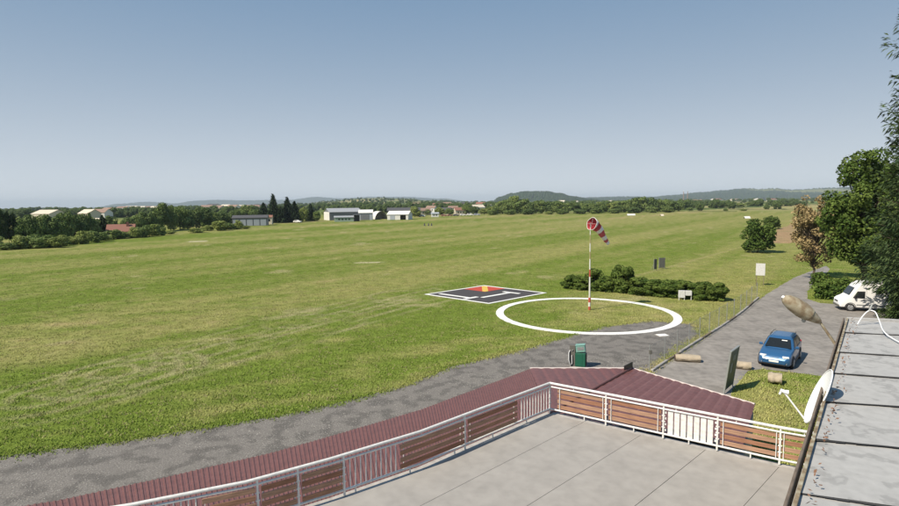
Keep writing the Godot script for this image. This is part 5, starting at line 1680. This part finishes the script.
func make_far_things():
	var trees := [
		["dark", -132.2, -340.0, 8.0, 8.4, "between the blue grey shed and the hangars"],
		["mid", -131.4, -358.1, 10.7, 12.4, "between the blue grey shed and the hangars"],
		["dark", -120.9, -344.9, 7.8, 8.4, "between the blue grey shed and the hangars"],
		["conifer", -105.8, -314.7, 11.9, 8.2, "between the blue grey shed and the hangars"],
		["conifer", -99.4, -312.6, 16.6, 9.4, "between the blue grey shed and the hangars"],
		["conifer", -95.0, -311.2, 9.6, 7.5, "between the blue grey shed and the hangars"],
		["conifer", -93.1, -318.3, 14.9, 9.5, "between the blue grey shed and the hangars"],
		["conifer", -88.7, -316.8, 12.6, 8.2, "between the blue grey shed and the hangars"],
		["light", -88.5, -333.4, 9.0, 7.9, "between the blue grey shed and the hangars"],
		["conifer", -85.6, -341.4, 11.1, 6.7, "between the blue grey shed and the hangars"],
		["mid", -81.5, -339.9, 6.2, 5.3, "between the blue grey shed and the hangars"],
		["light", -105.8, -478.0, 6.9, 9.3, "between the blue grey shed and the hangars"],
		["mid", -34.7, -477.9, 6.0, 8.2, "in the gap right of the hangars"],
		["light", -25.2, -407.6, 8.1, 10.1, "in the gap right of the hangars"],
		["dark", -26.1, -514.4, 5.6, 8.8, "in the gap right of the hangars"],
		["mid", -18.8, -469.3, 5.1, 9.0, "in the gap right of the hangars"],
		["light", -7.6, -463.3, 6.7, 10.6, "in the gap right of the hangars"],
		["mid", -0.0, -459.2, 5.8, 9.6, "in the gap right of the hangars"],
		["dark", 7.7, -474.0, 6.9, 10.9, "in the gap right of the hangars"],
		["mid", 15.3, -469.7, 8.9, 11.7, "in the gap right of the hangars"],
		["dark", 22.9, -485.7, 7.0, 9.3, "in the gap right of the hangars"],
		["light", 29.3, -461.9, 5.4, 10.6, "in the gap right of the hangars"],
		["light", 34.9, -458.8, 7.0, 10.5, "in the gap right of the hangars"],
		["mid_bush", 35.2, -441.3, 4.8, 10.1, "in the tall woods behind the windsock"],
		["mid", 42.4, -476.7, 9.4, 11.9, "in the tall woods behind the windsock"],
		["mid", 48.3, -475.3, 12.8, 14.6, "in the tall woods behind the windsock"],
		["mid_bush", 48.7, -440.0, 4.6, 11.0, "in the tall woods behind the windsock"],
		["mid", 56.7, -473.3, 15.6, 18.2, "in the tall woods behind the windsock"],
		["mid", 64.1, -471.5, 13.4, 14.5, "in the tall woods behind the windsock"],
		["dark_bush", 62.9, -438.7, 4.5, 11.8, "in the tall woods behind the windsock"],
		["dark", 71.6, -469.8, 9.9, 12.7, "in the tall woods behind the windsock"],
		["mid", 77.3, -468.4, 12.0, 13.6, "in the tall woods behind the windsock"],
		["dark", 84.6, -466.7, 10.6, 12.7, "in the tall woods behind the windsock"],
		["light_bush", 79.3, -437.2, 2.7, 7.6, "in the tall woods behind the windsock"],
		["mid", 91.1, -465.1, 10.9, 13.6, "in the tall woods behind the windsock"],
		["mid_bush", 89.5, -436.6, 4.2, 11.1, "in the tall woods behind the windsock"],
		["mid", 98.9, -466.0, 8.7, 12.7, "in the tall woods behind the windsock"],
		["dark", 106.1, -467.8, 9.5, 12.8, "in the tall woods behind the windsock"],
		["dark_bush", 104.4, -439.3, 3.9, 11.2, "in the tall woods behind the windsock"],
		["mid", 114.2, -469.9, 8.6, 12.0, "in the tall woods behind the windsock"],
		["mid", 121.5, -471.8, 8.5, 13.0, "in the tall woods behind the windsock"],
		["mid_bush", 118.6, -441.9, 4.5, 12.2, "in the tall woods behind the windsock"],
		["mid", 129.8, -473.9, 9.6, 13.1, "in the tall woods behind the windsock"],
		["light", 138.2, -476.1, 8.7, 13.3, "in the tall woods behind the windsock"],
		["mid_bush", 133.9, -444.6, 4.3, 12.4, "in the tall woods behind the windsock"],
		["mid", 145.7, -478.0, 9.9, 13.4, "in the tall woods behind the windsock"],
		["mid", 154.2, -480.2, 11.1, 13.5, "in the tall woods behind the windsock"],
		["mid", 160.9, -482.0, 12.8, 14.6, "in the tall woods behind the windsock"],
		["dark_bush", 150.2, -447.5, 4.9, 12.6, "in the tall woods behind the windsock"],
		["mid", 168.6, -484.0, 14.0, 14.7, "in the tall woods behind the windsock"],
		["dark", 177.3, -486.2, 13.0, 14.8, "in the tall woods behind the windsock"],
		["mid_bush", 165.9, -450.3, 5.5, 12.8, "in the tall woods behind the windsock"],
		["mid", 185.1, -488.2, 11.6, 14.0, "in the tall woods behind the windsock"],
		["mid", 193.0, -490.3, 10.7, 14.1, "in the tall woods behind the windsock"],
		["mid_bush", 179.9, -452.9, 5.3, 12.1, "in the tall woods behind the windsock"],
		["dark", 198.9, -491.8, 9.7, 12.2, "in the tall woods behind the windsock"],
		["mid", 204.9, -493.4, 8.3, 11.2, "in the tall woods behind the windsock"],
		["mid_bush", -117.4, -140.4, 3.7, 7.3, "in the tree line on the left"],
		["dark", -127.6, -153.1, 9.0, 5.3, "in the tree line on the left"],
		["poplar", -124.7, -153.0, 10.0, 3.4, "in the tree line on the left"],
		["mid_bush", -110.5, -136.8, 1.9, 5.3, "in the tree line on the left"],
		["poplar", -123.6, -154.1, 9.5, 3.4, "in the tree line on the left"],
		["poplar", -122.7, -155.0, 9.1, 3.0, "in the tree line on the left"],
		["light_bush", -109.0, -139.5, 3.5, 5.3, "in the tree line on the left"],
		["mid", -121.2, -156.5, 8.0, 6.0, "in the tree line on the left"],
		["dark", -120.1, -157.6, 8.6, 5.7, "in the tree line on the left"],
		["mid_bush", -109.3, -143.6, 3.5, 4.9, "in the tree line on the left"],
		["mid", -118.3, -159.5, 8.4, 6.4, "in the tree line on the left"],
		["mid_bush", -104.9, -141.7, 3.4, 6.8, "in the tree line on the left"],
		["dark", -116.6, -161.2, 8.5, 6.1, "in the tree line on the left"],
		["light_bush", -102.0, -142.1, 2.8, 5.4, "in the tree line on the left"],
		["mid", -115.3, -162.5, 8.6, 5.7, "in the tree line on the left"],
		["light_bush", -104.4, -147.9, 3.1, 4.3, "in the tree line on the left"],
		["mid", -116.1, -166.7, 9.5, 5.4, "in the tree line on the left"],
		["light_bush", -105.1, -153.4, 2.3, 5.1, "in the tree line on the left"],
		["dark", -117.2, -172.4, 8.2, 6.4, "in the tree line on the left"],
		["dark", -117.9, -176.4, 8.5, 4.9, "in the tree line on the left"],
		["light_bush", -104.4, -157.2, 3.7, 4.7, "in the tree line on the left"],
		["dark", -118.9, -181.3, 8.7, 2.9, "in the tree line on the left"],
		["mid", -119.3, -183.5, 7.4, 6.3, "in the tree line on the left"],
		["mid_bush", -104.8, -163.2, 3.4, 5.9, "in the tree line on the left"],
		["conifer", -120.5, -191.3, 7.7, 5.6, "in the tree line on the left"],
		["light_bush", -106.9, -170.2, 1.9, 4.5, "in the tree line on the left"],
		["dark", -120.6, -195.9, 7.4, 5.7, "in the tree line on the left"],
		["mid_bush", -107.8, -175.8, 3.2, 5.5, "in the tree line on the left"],
		["mid_bush", -106.8, -178.3, 2.4, 6.3, "in the tree line on the left"],
		["dark", -120.6, -206.5, 6.4, 6.8, "in the tree line on the left"],
		["light_bush", -104.0, -181.5, 3.7, 4.8, "in the tree line on the left"],
		["mid", -120.2, -212.4, 7.4, 7.0, "in the tree line on the left"],
		["mid_bush", -103.7, -186.1, 4.1, 6.4, "in the tree line on the left"],
		["dark", -119.8, -217.9, 8.5, 7.1, "in the tree line on the left"],
		["light_bush", -104.0, -193.0, 4.2, 5.6, "in the tree line on the left"],
		["mid", -119.3, -223.7, 9.2, 7.3, "in the tree line on the left"],
		["mid_bush", -101.7, -193.9, 3.4, 4.8, "in the tree line on the left"],
		["dark", -118.8, -228.4, 12.2, 7.4, "in the tree line on the left"],
		["light_bush", -103.4, -204.0, 1.3, 4.1, "in the tree line on the left"],
		["mid", -118.4, -234.0, 10.8, 7.0, "in the tree line on the left"],
		["mid", -117.8, -240.8, 10.3, 8.7, "in the tree line on the left"],
		["dark", -117.3, -247.2, 8.9, 6.8, "in the tree line on the left"],
		["dark", -116.8, -253.9, 9.5, 8.5, "in the tree line on the left"],
		["light_bush", -96.4, -210.5, 1.8, 6.6, "in the tree line on the left"],
		["dark", -116.1, -262.9, 9.7, 8.2, "in the tree line on the left"],
		["light_bush", -99.5, -226.7, 2.3, 5.3, "in the tree line on the left"],
		["mid", -115.6, -269.5, 7.6, 7.8, "in the tree line on the left"],
		["light_bush", -94.2, -226.1, 4.2, 6.7, "in the tree line on the left"],
		["dark", -114.6, -277.7, 8.0, 8.0, "in the tree line on the left"],
		["mid_bush", -93.9, -234.4, 2.9, 6.4, "in the tree line on the left"],
		["mid", -113.5, -285.2, 5.3, 7.6, "in the tree line on the left"],
		["light_bush", -91.0, -237.4, 4.0, 4.4, "in the tree line on the left"],
		["light_bush", -89.8, -242.3, 1.4, 4.3, "in the tree line on the left"],
		["mid_bush", 229.2, -524.4, 3.3, 6.6, "on the far fields at the right"],
		["dark", 226.0, -496.3, 6.7, 8.3, "on the far fields at the right"],
		["mid_bush", 314.0, -658.4, 4.8, 9.7, "on the far fields at the right"],
		["mid_bush", 339.9, -689.2, 5.6, 11.7, "on the far fields at the right"],
		["mid_bush", 242.7, -483.0, 2.2, 5.2, "on the far fields at the right"],
		["mid_bush", 369.1, -721.9, 5.9, 13.9, "on the far fields at the right"],
		["light_bush", 376.4, -711.0, 5.1, 13.8, "on the far fields at the right"],
		["light_bush", 253.2, -474.7, 2.1, 6.2, "on the far fields at the right"],
		["mid_bush", 407.7, -747.0, 5.4, 13.0, "on the far fields at the right"],
		["mid", 442.2, -786.8, 5.7, 12.1, "on the far fields at the right"],
		["mid_bush", 480.7, -831.1, 4.5, 11.0, "on the far fields at the right"],
		["dark", 565.9, -957.5, 6.9, 14.9, "on the far fields at the right"],
		["dark", 621.3, -1026.2, 7.4, 18.3, "on the far fields at the right"],
		["dark", 625.3, -1008.6, 8.2, 18.1, "on the far fields at the right"],
		["dark", 468.0, -737.5, 6.7, 11.7, "on the far fields at the right"]]
	var count := {}
	var words := {"dark": "dark green broadleaf tree", "mid": "mid green broadleaf tree", "light": "light green broadleaf tree", "poplar": "slender dark poplar", "conifer": "dark pointed conifer", "dark_bush": "dark green bush", "mid_bush": "mid green bush", "light_bush": "light green bush"}
	var names := {"poplar": "poplar_tree", "conifer": "conifer_tree", "dark_bush": "tree_line_bush", "mid_bush": "tree_line_bush", "light_bush": "tree_line_bush"}
	var i := 0
	for t in trees:
		var key: String = t[0] + t[5]
		count[key] = count.get(key, -1) + 1
		far_tree(t[0], i, t[1], t[2], t[3], t[4], names.get(t[0], "broadleaf_tree"), "%s %s from left %s" % [ORD[count[key]], words[t[0]], t[5]], "trees and bushes " + t[5], fmod(i * 2.399, TAU))
		i += 1
	# houses of the town and villages behind
	var houses := [
		["cream", "orange", -53, -898, 15.8, 6.0, -0.03, "in the settlement right of the hangars"],
		["cream", "orange", -21, -470, 9.4, 4.2, 0.36, "in the settlement right of the hangars"],
		["white", "orange", -19, -600, 10.1, 5.1, -0.37, "in the settlement right of the hangars"],
		["white", "red", -17, -800, 13.0, 6.0, 0.13, "in the settlement right of the hangars"],
		["cream", "dark", -3, -480, 9.4, 4.2, -0.23, "in the settlement right of the hangars"],
		["cream", "orange", -3, -900, 13.0, 6.8, 0.21, "in the settlement right of the hangars"],
		["white", "orange", 4, -560, 9.4, 5.1, 0.15, "in the settlement right of the hangars"],
		["cream", "red", 9, -470, 9.4, 4.2, 0.28, "in the settlement right of the hangars"],
		["white", "dark", 26, -850, 13.0, 6.8, 0.01, "in the settlement right of the hangars"],
		["white", "pale", 20, -520, 8.6, 4.7, 0.43, "in the settlement right of the hangars"],
		["white", "pale", 31, -599, 13.0, 5.1, 0.46, "in the settlement right of the hangars"],
		["white", "red", 52, -898, 14.4, 6.8, -0.39, "in the settlement right of the hangars"],
		["white", "pale", 42, -619, 11.5, 5.1, -0.50, "in the settlement right of the hangars"],
		["white", "pale", 281, -1372, 14.4, 7.6, -0.49, "in the settlement right of the hangars"],
		["white", "pale", 334, -1462, 18.7, 7.6, 0.52, "in the settlement right of the hangars"],
		["white", "orange", 421, -1647, 14.4, 7.6, 0.44, "in the settlement right of the hangars"],
		["white", "pale", 479, -1631, 15.8, 7.6, 0.06, "in the settlement right of the hangars"],
		["cream", "pale", -305, -421, 19.0, 6.0, -0.32, "in the town behind the left tree line"],
		["cream", "pale", -273, -419, 13.0, 6.0, -0.48, "in the town behind the left tree line"],
		["white", "pale", -162, -252, 9.0, 3.5, -0.52, "in the town behind the left tree line"],
		["white", "orange", -288, -457, 13.0, 6.0, -0.12, "in the town behind the left tree line"],
		["cream", "orange", -325, -528, 14.0, 7.0, -0.41, "in the town behind the left tree line"],
		["white", "orange", -660, -1120, 22.0, 9.0, -0.12, "in the town behind the left tree line"],
		["white", "pale", -673, -1170, 20.0, 8.0, 0.50, "in the town behind the left tree line"],
		["cream", "pale", -637, -1133, 24.0, 9.0, 0.36, "in the town behind the left tree line"],
		["white", "orange", -671, -1229, 22.0, 10.0, 0.32, "in the town behind the left tree line"],
		["white", "pale", -587, -1104, 18.0, 9.0, -0.33, "in the town behind the left tree line"],
		["white", "orange", -401, -916, 18.0, 8.0, 0.04, "in the town behind the left tree line"],
		["white", "dark", -432, -1012, 20.0, 9.0, -0.27, "in the town behind the left tree line"],
		["cream", "orange", -346, -831, 16.0, 8.0, -0.39, "in the town behind the left tree line"],
		["white", "pale", -374, -927, 18.0, 9.0, -0.47, "in the town behind the left tree line"],
		["white", "orange", -309, -792, 16.0, 9.0, -0.34, "in the town behind the left tree line"],
		["white", "pale", -340, -887, 20.0, 9.0, 0.51, "in the town behind the left tree line"],
		["cream", "orange", -301, -848, 18.0, 8.0, 0.39, "in the town behind the left tree line"],
		["white", "dark", -323, -946, 20.0, 8.0, 0.37, "in the town behind the left tree line"],
		["white", "orange", 615, -1368, 20.0, 6.0, -0.24, "on the far fields at the right"],
		["white", "red", 1002, -2070, 34.0, 8.0, 0.42, "on the far fields at the right"],
		["cream", "orange", 1196, -2308, 30.0, 8.0, 0.01, "on the far fields at the right"],
		["white", "pale", 727, -1312, 18.0, 6.0, 0.46, "on the far fields at the right"],
		["white", "dark", 933, -1655, 28.0, 7.0, 0.49, "on the far fields at the right"],
		["cream", "red", 1006, -1729, 30.0, 7.0, 0.09, "on the far fields at the right"]]
	var cn := {}
	var walls := {"white": M.far_white, "cream": M.far_cream, "grey": M.far_grey}
	var roofs := {"red": M.far_red, "orange": M.far_orange, "dark": M.far_dark, "pale": M.far_cream}
	for h in houses:
		var key: String = h[0] + h[1] + h[7]
		cn[key] = cn.get(key, -1) + 1
		var p := Vector3(h[2], land(h[2], h[3]) - 0.3, h[3])
		var o := thing("town_house", "%s %s house with %s roof from left %s" % [ORD[cn[key]], h[0], h[1], h[7]], "house", p, h[6], "houses " + h[7])
		gable(o, h[4], h[4] * 0.75, h[5], minf(h[4] * 0.22, 2.8), walls[h[0]], roofs[h[1]], Vector3.ZERO, 3 if h[4] < 14 else 5)
	var cars := [
		[-85.7, -311.1, 1.20, "white", 1.10, "at the foot of the spruces"],
		[-20.2, -410.9, 1.40, "white", 1.20, "just left of the small white hut"],
		[-3.8, -417.8, 1.50, "red", 1.10, "just right of the small white hut"],
		[0.7, -421.7, 1.70, "red", 1.00, "in the far row, second right of the hut"],
		[5.3, -422.6, 1.30, "dark", 1.10, "in the far row, third right of the hut"],
		[10.8, -426.1, 1.60, "white", 1.15, "in the far row, fourth right of the hut"],
		[16.3, -429.8, 1.40, "white", 1.20, "in the far row, fifth right of the hut"],
		[21.8, -430.3, 1.50, "grey", 1.20, "in the far row, sixth right of the hut"]]
	var paint := {"white": M.far_white, "grey": M.far_grey, "red": M.far_red, "dark": M.far_dark}
	for k in cars.size():
		var c: Array = cars[k]
		small_car(Vector3(c[0], 0, c[1]), c[2], paint[c[3]], "tiny parked %s car %s" % [c[3], c[5]], c[4])
	# two pale masts on the right, and three small dark field markers
	var mp := [Vector3(1016.93, -4.28, -2392.87), Vector3(1031.57, -4.45, -2386.60)]
	for k in 2:
		var p: Vector3 = mp[k]
		var o := thing("mast", ["left one of the two thin reddish masts before the far hills", "right one of the two thin reddish masts before the far hills"][k], "mast", Vector3(p.x, land(p.x, p.z), p.z), 0.0, "masts before the far hills")
		var mb := MB.new()
		mb.tube([Vector3(0, 0, 0), Vector3(0, 44, 0)], [2.2, 1.3], 8)
		obj("shaft", mb, M.far_orange, o)
		mb = MB.new()
		mb.tube([Vector3(0, 44, 0), Vector3(0, 47, 0)], [1.7, 1.2], 8)
		obj("top", mb, M.far_white, o)
	var dm := [Vector3(-11.18, 0.00, -249.46), Vector3(-9.35, 0.00, -248.93), Vector3(-7.98, 0.00, -248.54)]
	for k in 3:
		var o := thing("field_marker", "small dark marker on the far field, %s of three from the left" % ORD[k], "marker", dm[k], 0.0, "dark markers on the far field")
		var mb := MB.new()
		mb.tube([Vector3(0, 0, 0), Vector3(0, 0.12, 0)], [0.5, 0.45], 8)
		obj("foot", mb, M.far_dark, o)
		mb = MB.new()
		mb.tube([Vector3(0, 0.1, 0), Vector3(0, 1.2, 0)], [0.36, 0.16], 8)
		obj("cone", mb, M.far_dark, o)
	# the woods and gardens of the far country, too many and too far to count
	var mm := MultiMesh.new()
	mm.transform_format = MultiMesh.TRANSFORM_3D
	mm.mesh = crowns["dark"][0][0]
	var rr := RandomNumberGenerator.new()
	rr.seed = 77
	var list := []
	while list.size() < 2600:
		var az := deg_to_rad(rr.randf_range(-44, 44))
		var d := 600.0 * pow(3600.0 / 600.0, rr.randf())
		var x := sin(az) * d
		var z := -cos(az) * d
		var w := fn_b.get_noise_2d(x * 0.3, z * 0.3) + 0.6 * fn_a.get_noise_2d(x * 0.9 + 300, z * 0.9)
		if w < 0.12 and rr.randf() > 0.06: continue
		if az > 0.45 and d < 2000 and rr.randf() > 0.25: continue
		var s := rr.randf_range(5.0, 11.0)
		list.append(Transform3D(Basis(UP, rr.randf() * TAU).scaled(Vector3(s * 1.2, s, s * 1.2)), Vector3(x, land(x, z) - 0.5, z)))
	mm.instance_count = list.size()
	for k in list.size(): mm.set_instance_transform(k, list[k])
	var mi := MultiMeshInstance3D.new()
	mi.multimesh = mm; mi.material_override = M.far_leaf
	mi.name = "distant_woods"
	add_child(mi)
	tag(mi, "scattered dark woods and garden trees of the far country", "woods", "", "stuff")

# ---------------------------------------------------------------- the scene
func _ready():
	var cam := Camera3D.new()
	cam.name = "camera"
	cam.position = Vector3(0, 10.4, 0)
	cam.rotation_degrees = Vector3(-5.25, 0, -0.7)
	cam.fov = 49.4; cam.near = 0.1; cam.far = 60000
	add_child(cam)
	cam.current = true
	var env := Environment.new()
	env.tonemap_mode = Environment.TONE_MAPPER_LINEAR
	env.tonemap_exposure = 1.32
	env.background_mode = Environment.BG_SKY
	var sky := ProceduralSkyMaterial.new()
	sky.sky_top_color = lin(0.08, 0.18, 0.32)
	sky.sky_horizon_color = lin(0.56, 0.60, 0.625)
	sky.sky_curve = 0.14
	sky.ground_bottom_color = lin(0.16, 0.17, 0.10)
	sky.ground_horizon_color = lin(0.56, 0.60, 0.625)
	sky.sun_angle_max = 1.0
	env.sky = Sky.new()
	env.sky.sky_material = sky
	env.fog_enabled = true
	env.fog_density = 0.00008
	env.fog_light_color = Color(0.88, 0.94, 1.0)
	env.sdfgi_enabled = true; env.ssao_enabled = true; env.ssil_enabled = true
	var we := WorldEnvironment.new()
	we.name = "world"
	we.environment = env
	add_child(we)
	var sun := DirectionalLight3D.new()
	sun.name = "sun"
	sun.light_color = Color(1.0, 0.955, 0.88)
	sun.light_energy = 1.5
	sun.light_angular_distance = 0.5
	sun.shadow_enabled = true
	add_child(sun)
	sun.look_at_from_position(Vector3.ZERO, Vector3(0.58, -0.73, -0.36), UP)

	rng.seed = 5
	fn_a.seed = 11; fn_a.frequency = 0.02; fn_a.fractal_octaves = 3
	fn_b.seed = 12; fn_b.frequency = 0.03; fn_b.fractal_octaves = 3
	fn_c.seed = 13; fn_c.frequency = 0.03; fn_c.fractal_octaves = 2
	fn_cell.seed = 15; fn_cell.noise_type = FastNoiseLite.TYPE_CELLULAR; fn_cell.frequency = 0.006
	fn_cell.cellular_return_type = FastNoiseLite.RETURN_CELL_VALUE
	make_materials()
	make_ground()
	make_hills("wooded_hill", "dark wooded hill in the middle distance", [[3.0, -21], [4.5, 10], [5.3, 41], [6.5, 68], [7.8, 83], [9.9, 81], [11.4, 63], [12.6, 38], [14.3, 16], [16.3, -9]], 4500.0, 1500.0, 0.06, 14.0, 0.9, -10.0)
	make_hills("hill_range", "blue green range of hills on the right", [[11.4, 12], [14.3, 42], [17.2, 50], [20.0, 38], [22.3, 60], [24.4, 88], [26.5, 108], [28.2, 129], [29.4, 119], [30.5, 122], [31.7, 100], [33.9, 111], [36.6, 120], [39.2, 110], [42.8, 97], [47.4, 41]], 8000.0, 4000.0, 0.08, 20.0, 0.28, -20.0)
	make_hills("distant_mountains", "pale blue mountains on the left horizon", [[-45.9, -105], [-41.5, -57], [-37.8, -55], [-34.5, -71], [-32.7, -15], [-30.8, 53], [-28.8, 92], [-26.4, 51], [-24.7, 104], [-22.9, 122], [-20.7, 105], [-17.9, 110], [-16.0, 105], [-13.6, 172], [-11.1, 129], [-8.1, 158], [-5.0, 150], [-0.9, 101], [3.2, -13], [9.4, -105]], 14000.0, 4500.0, 0.1, 20.0, 0.5, -40.0)
	make_yard_ground()
	make_front_building()
	make_grey_roof()
	make_crowns()
	make_near_trees()
	make_hedge()
	make_ring()
	make_signal_square()
	make_windsock()
	make_fence()
	make_turf()
	make_hangars()
	make_car()
	make_van()
	make_pump()
	make_signs()
	make_logs()
	make_street_lamp()
	make_dish()
	make_far_things()
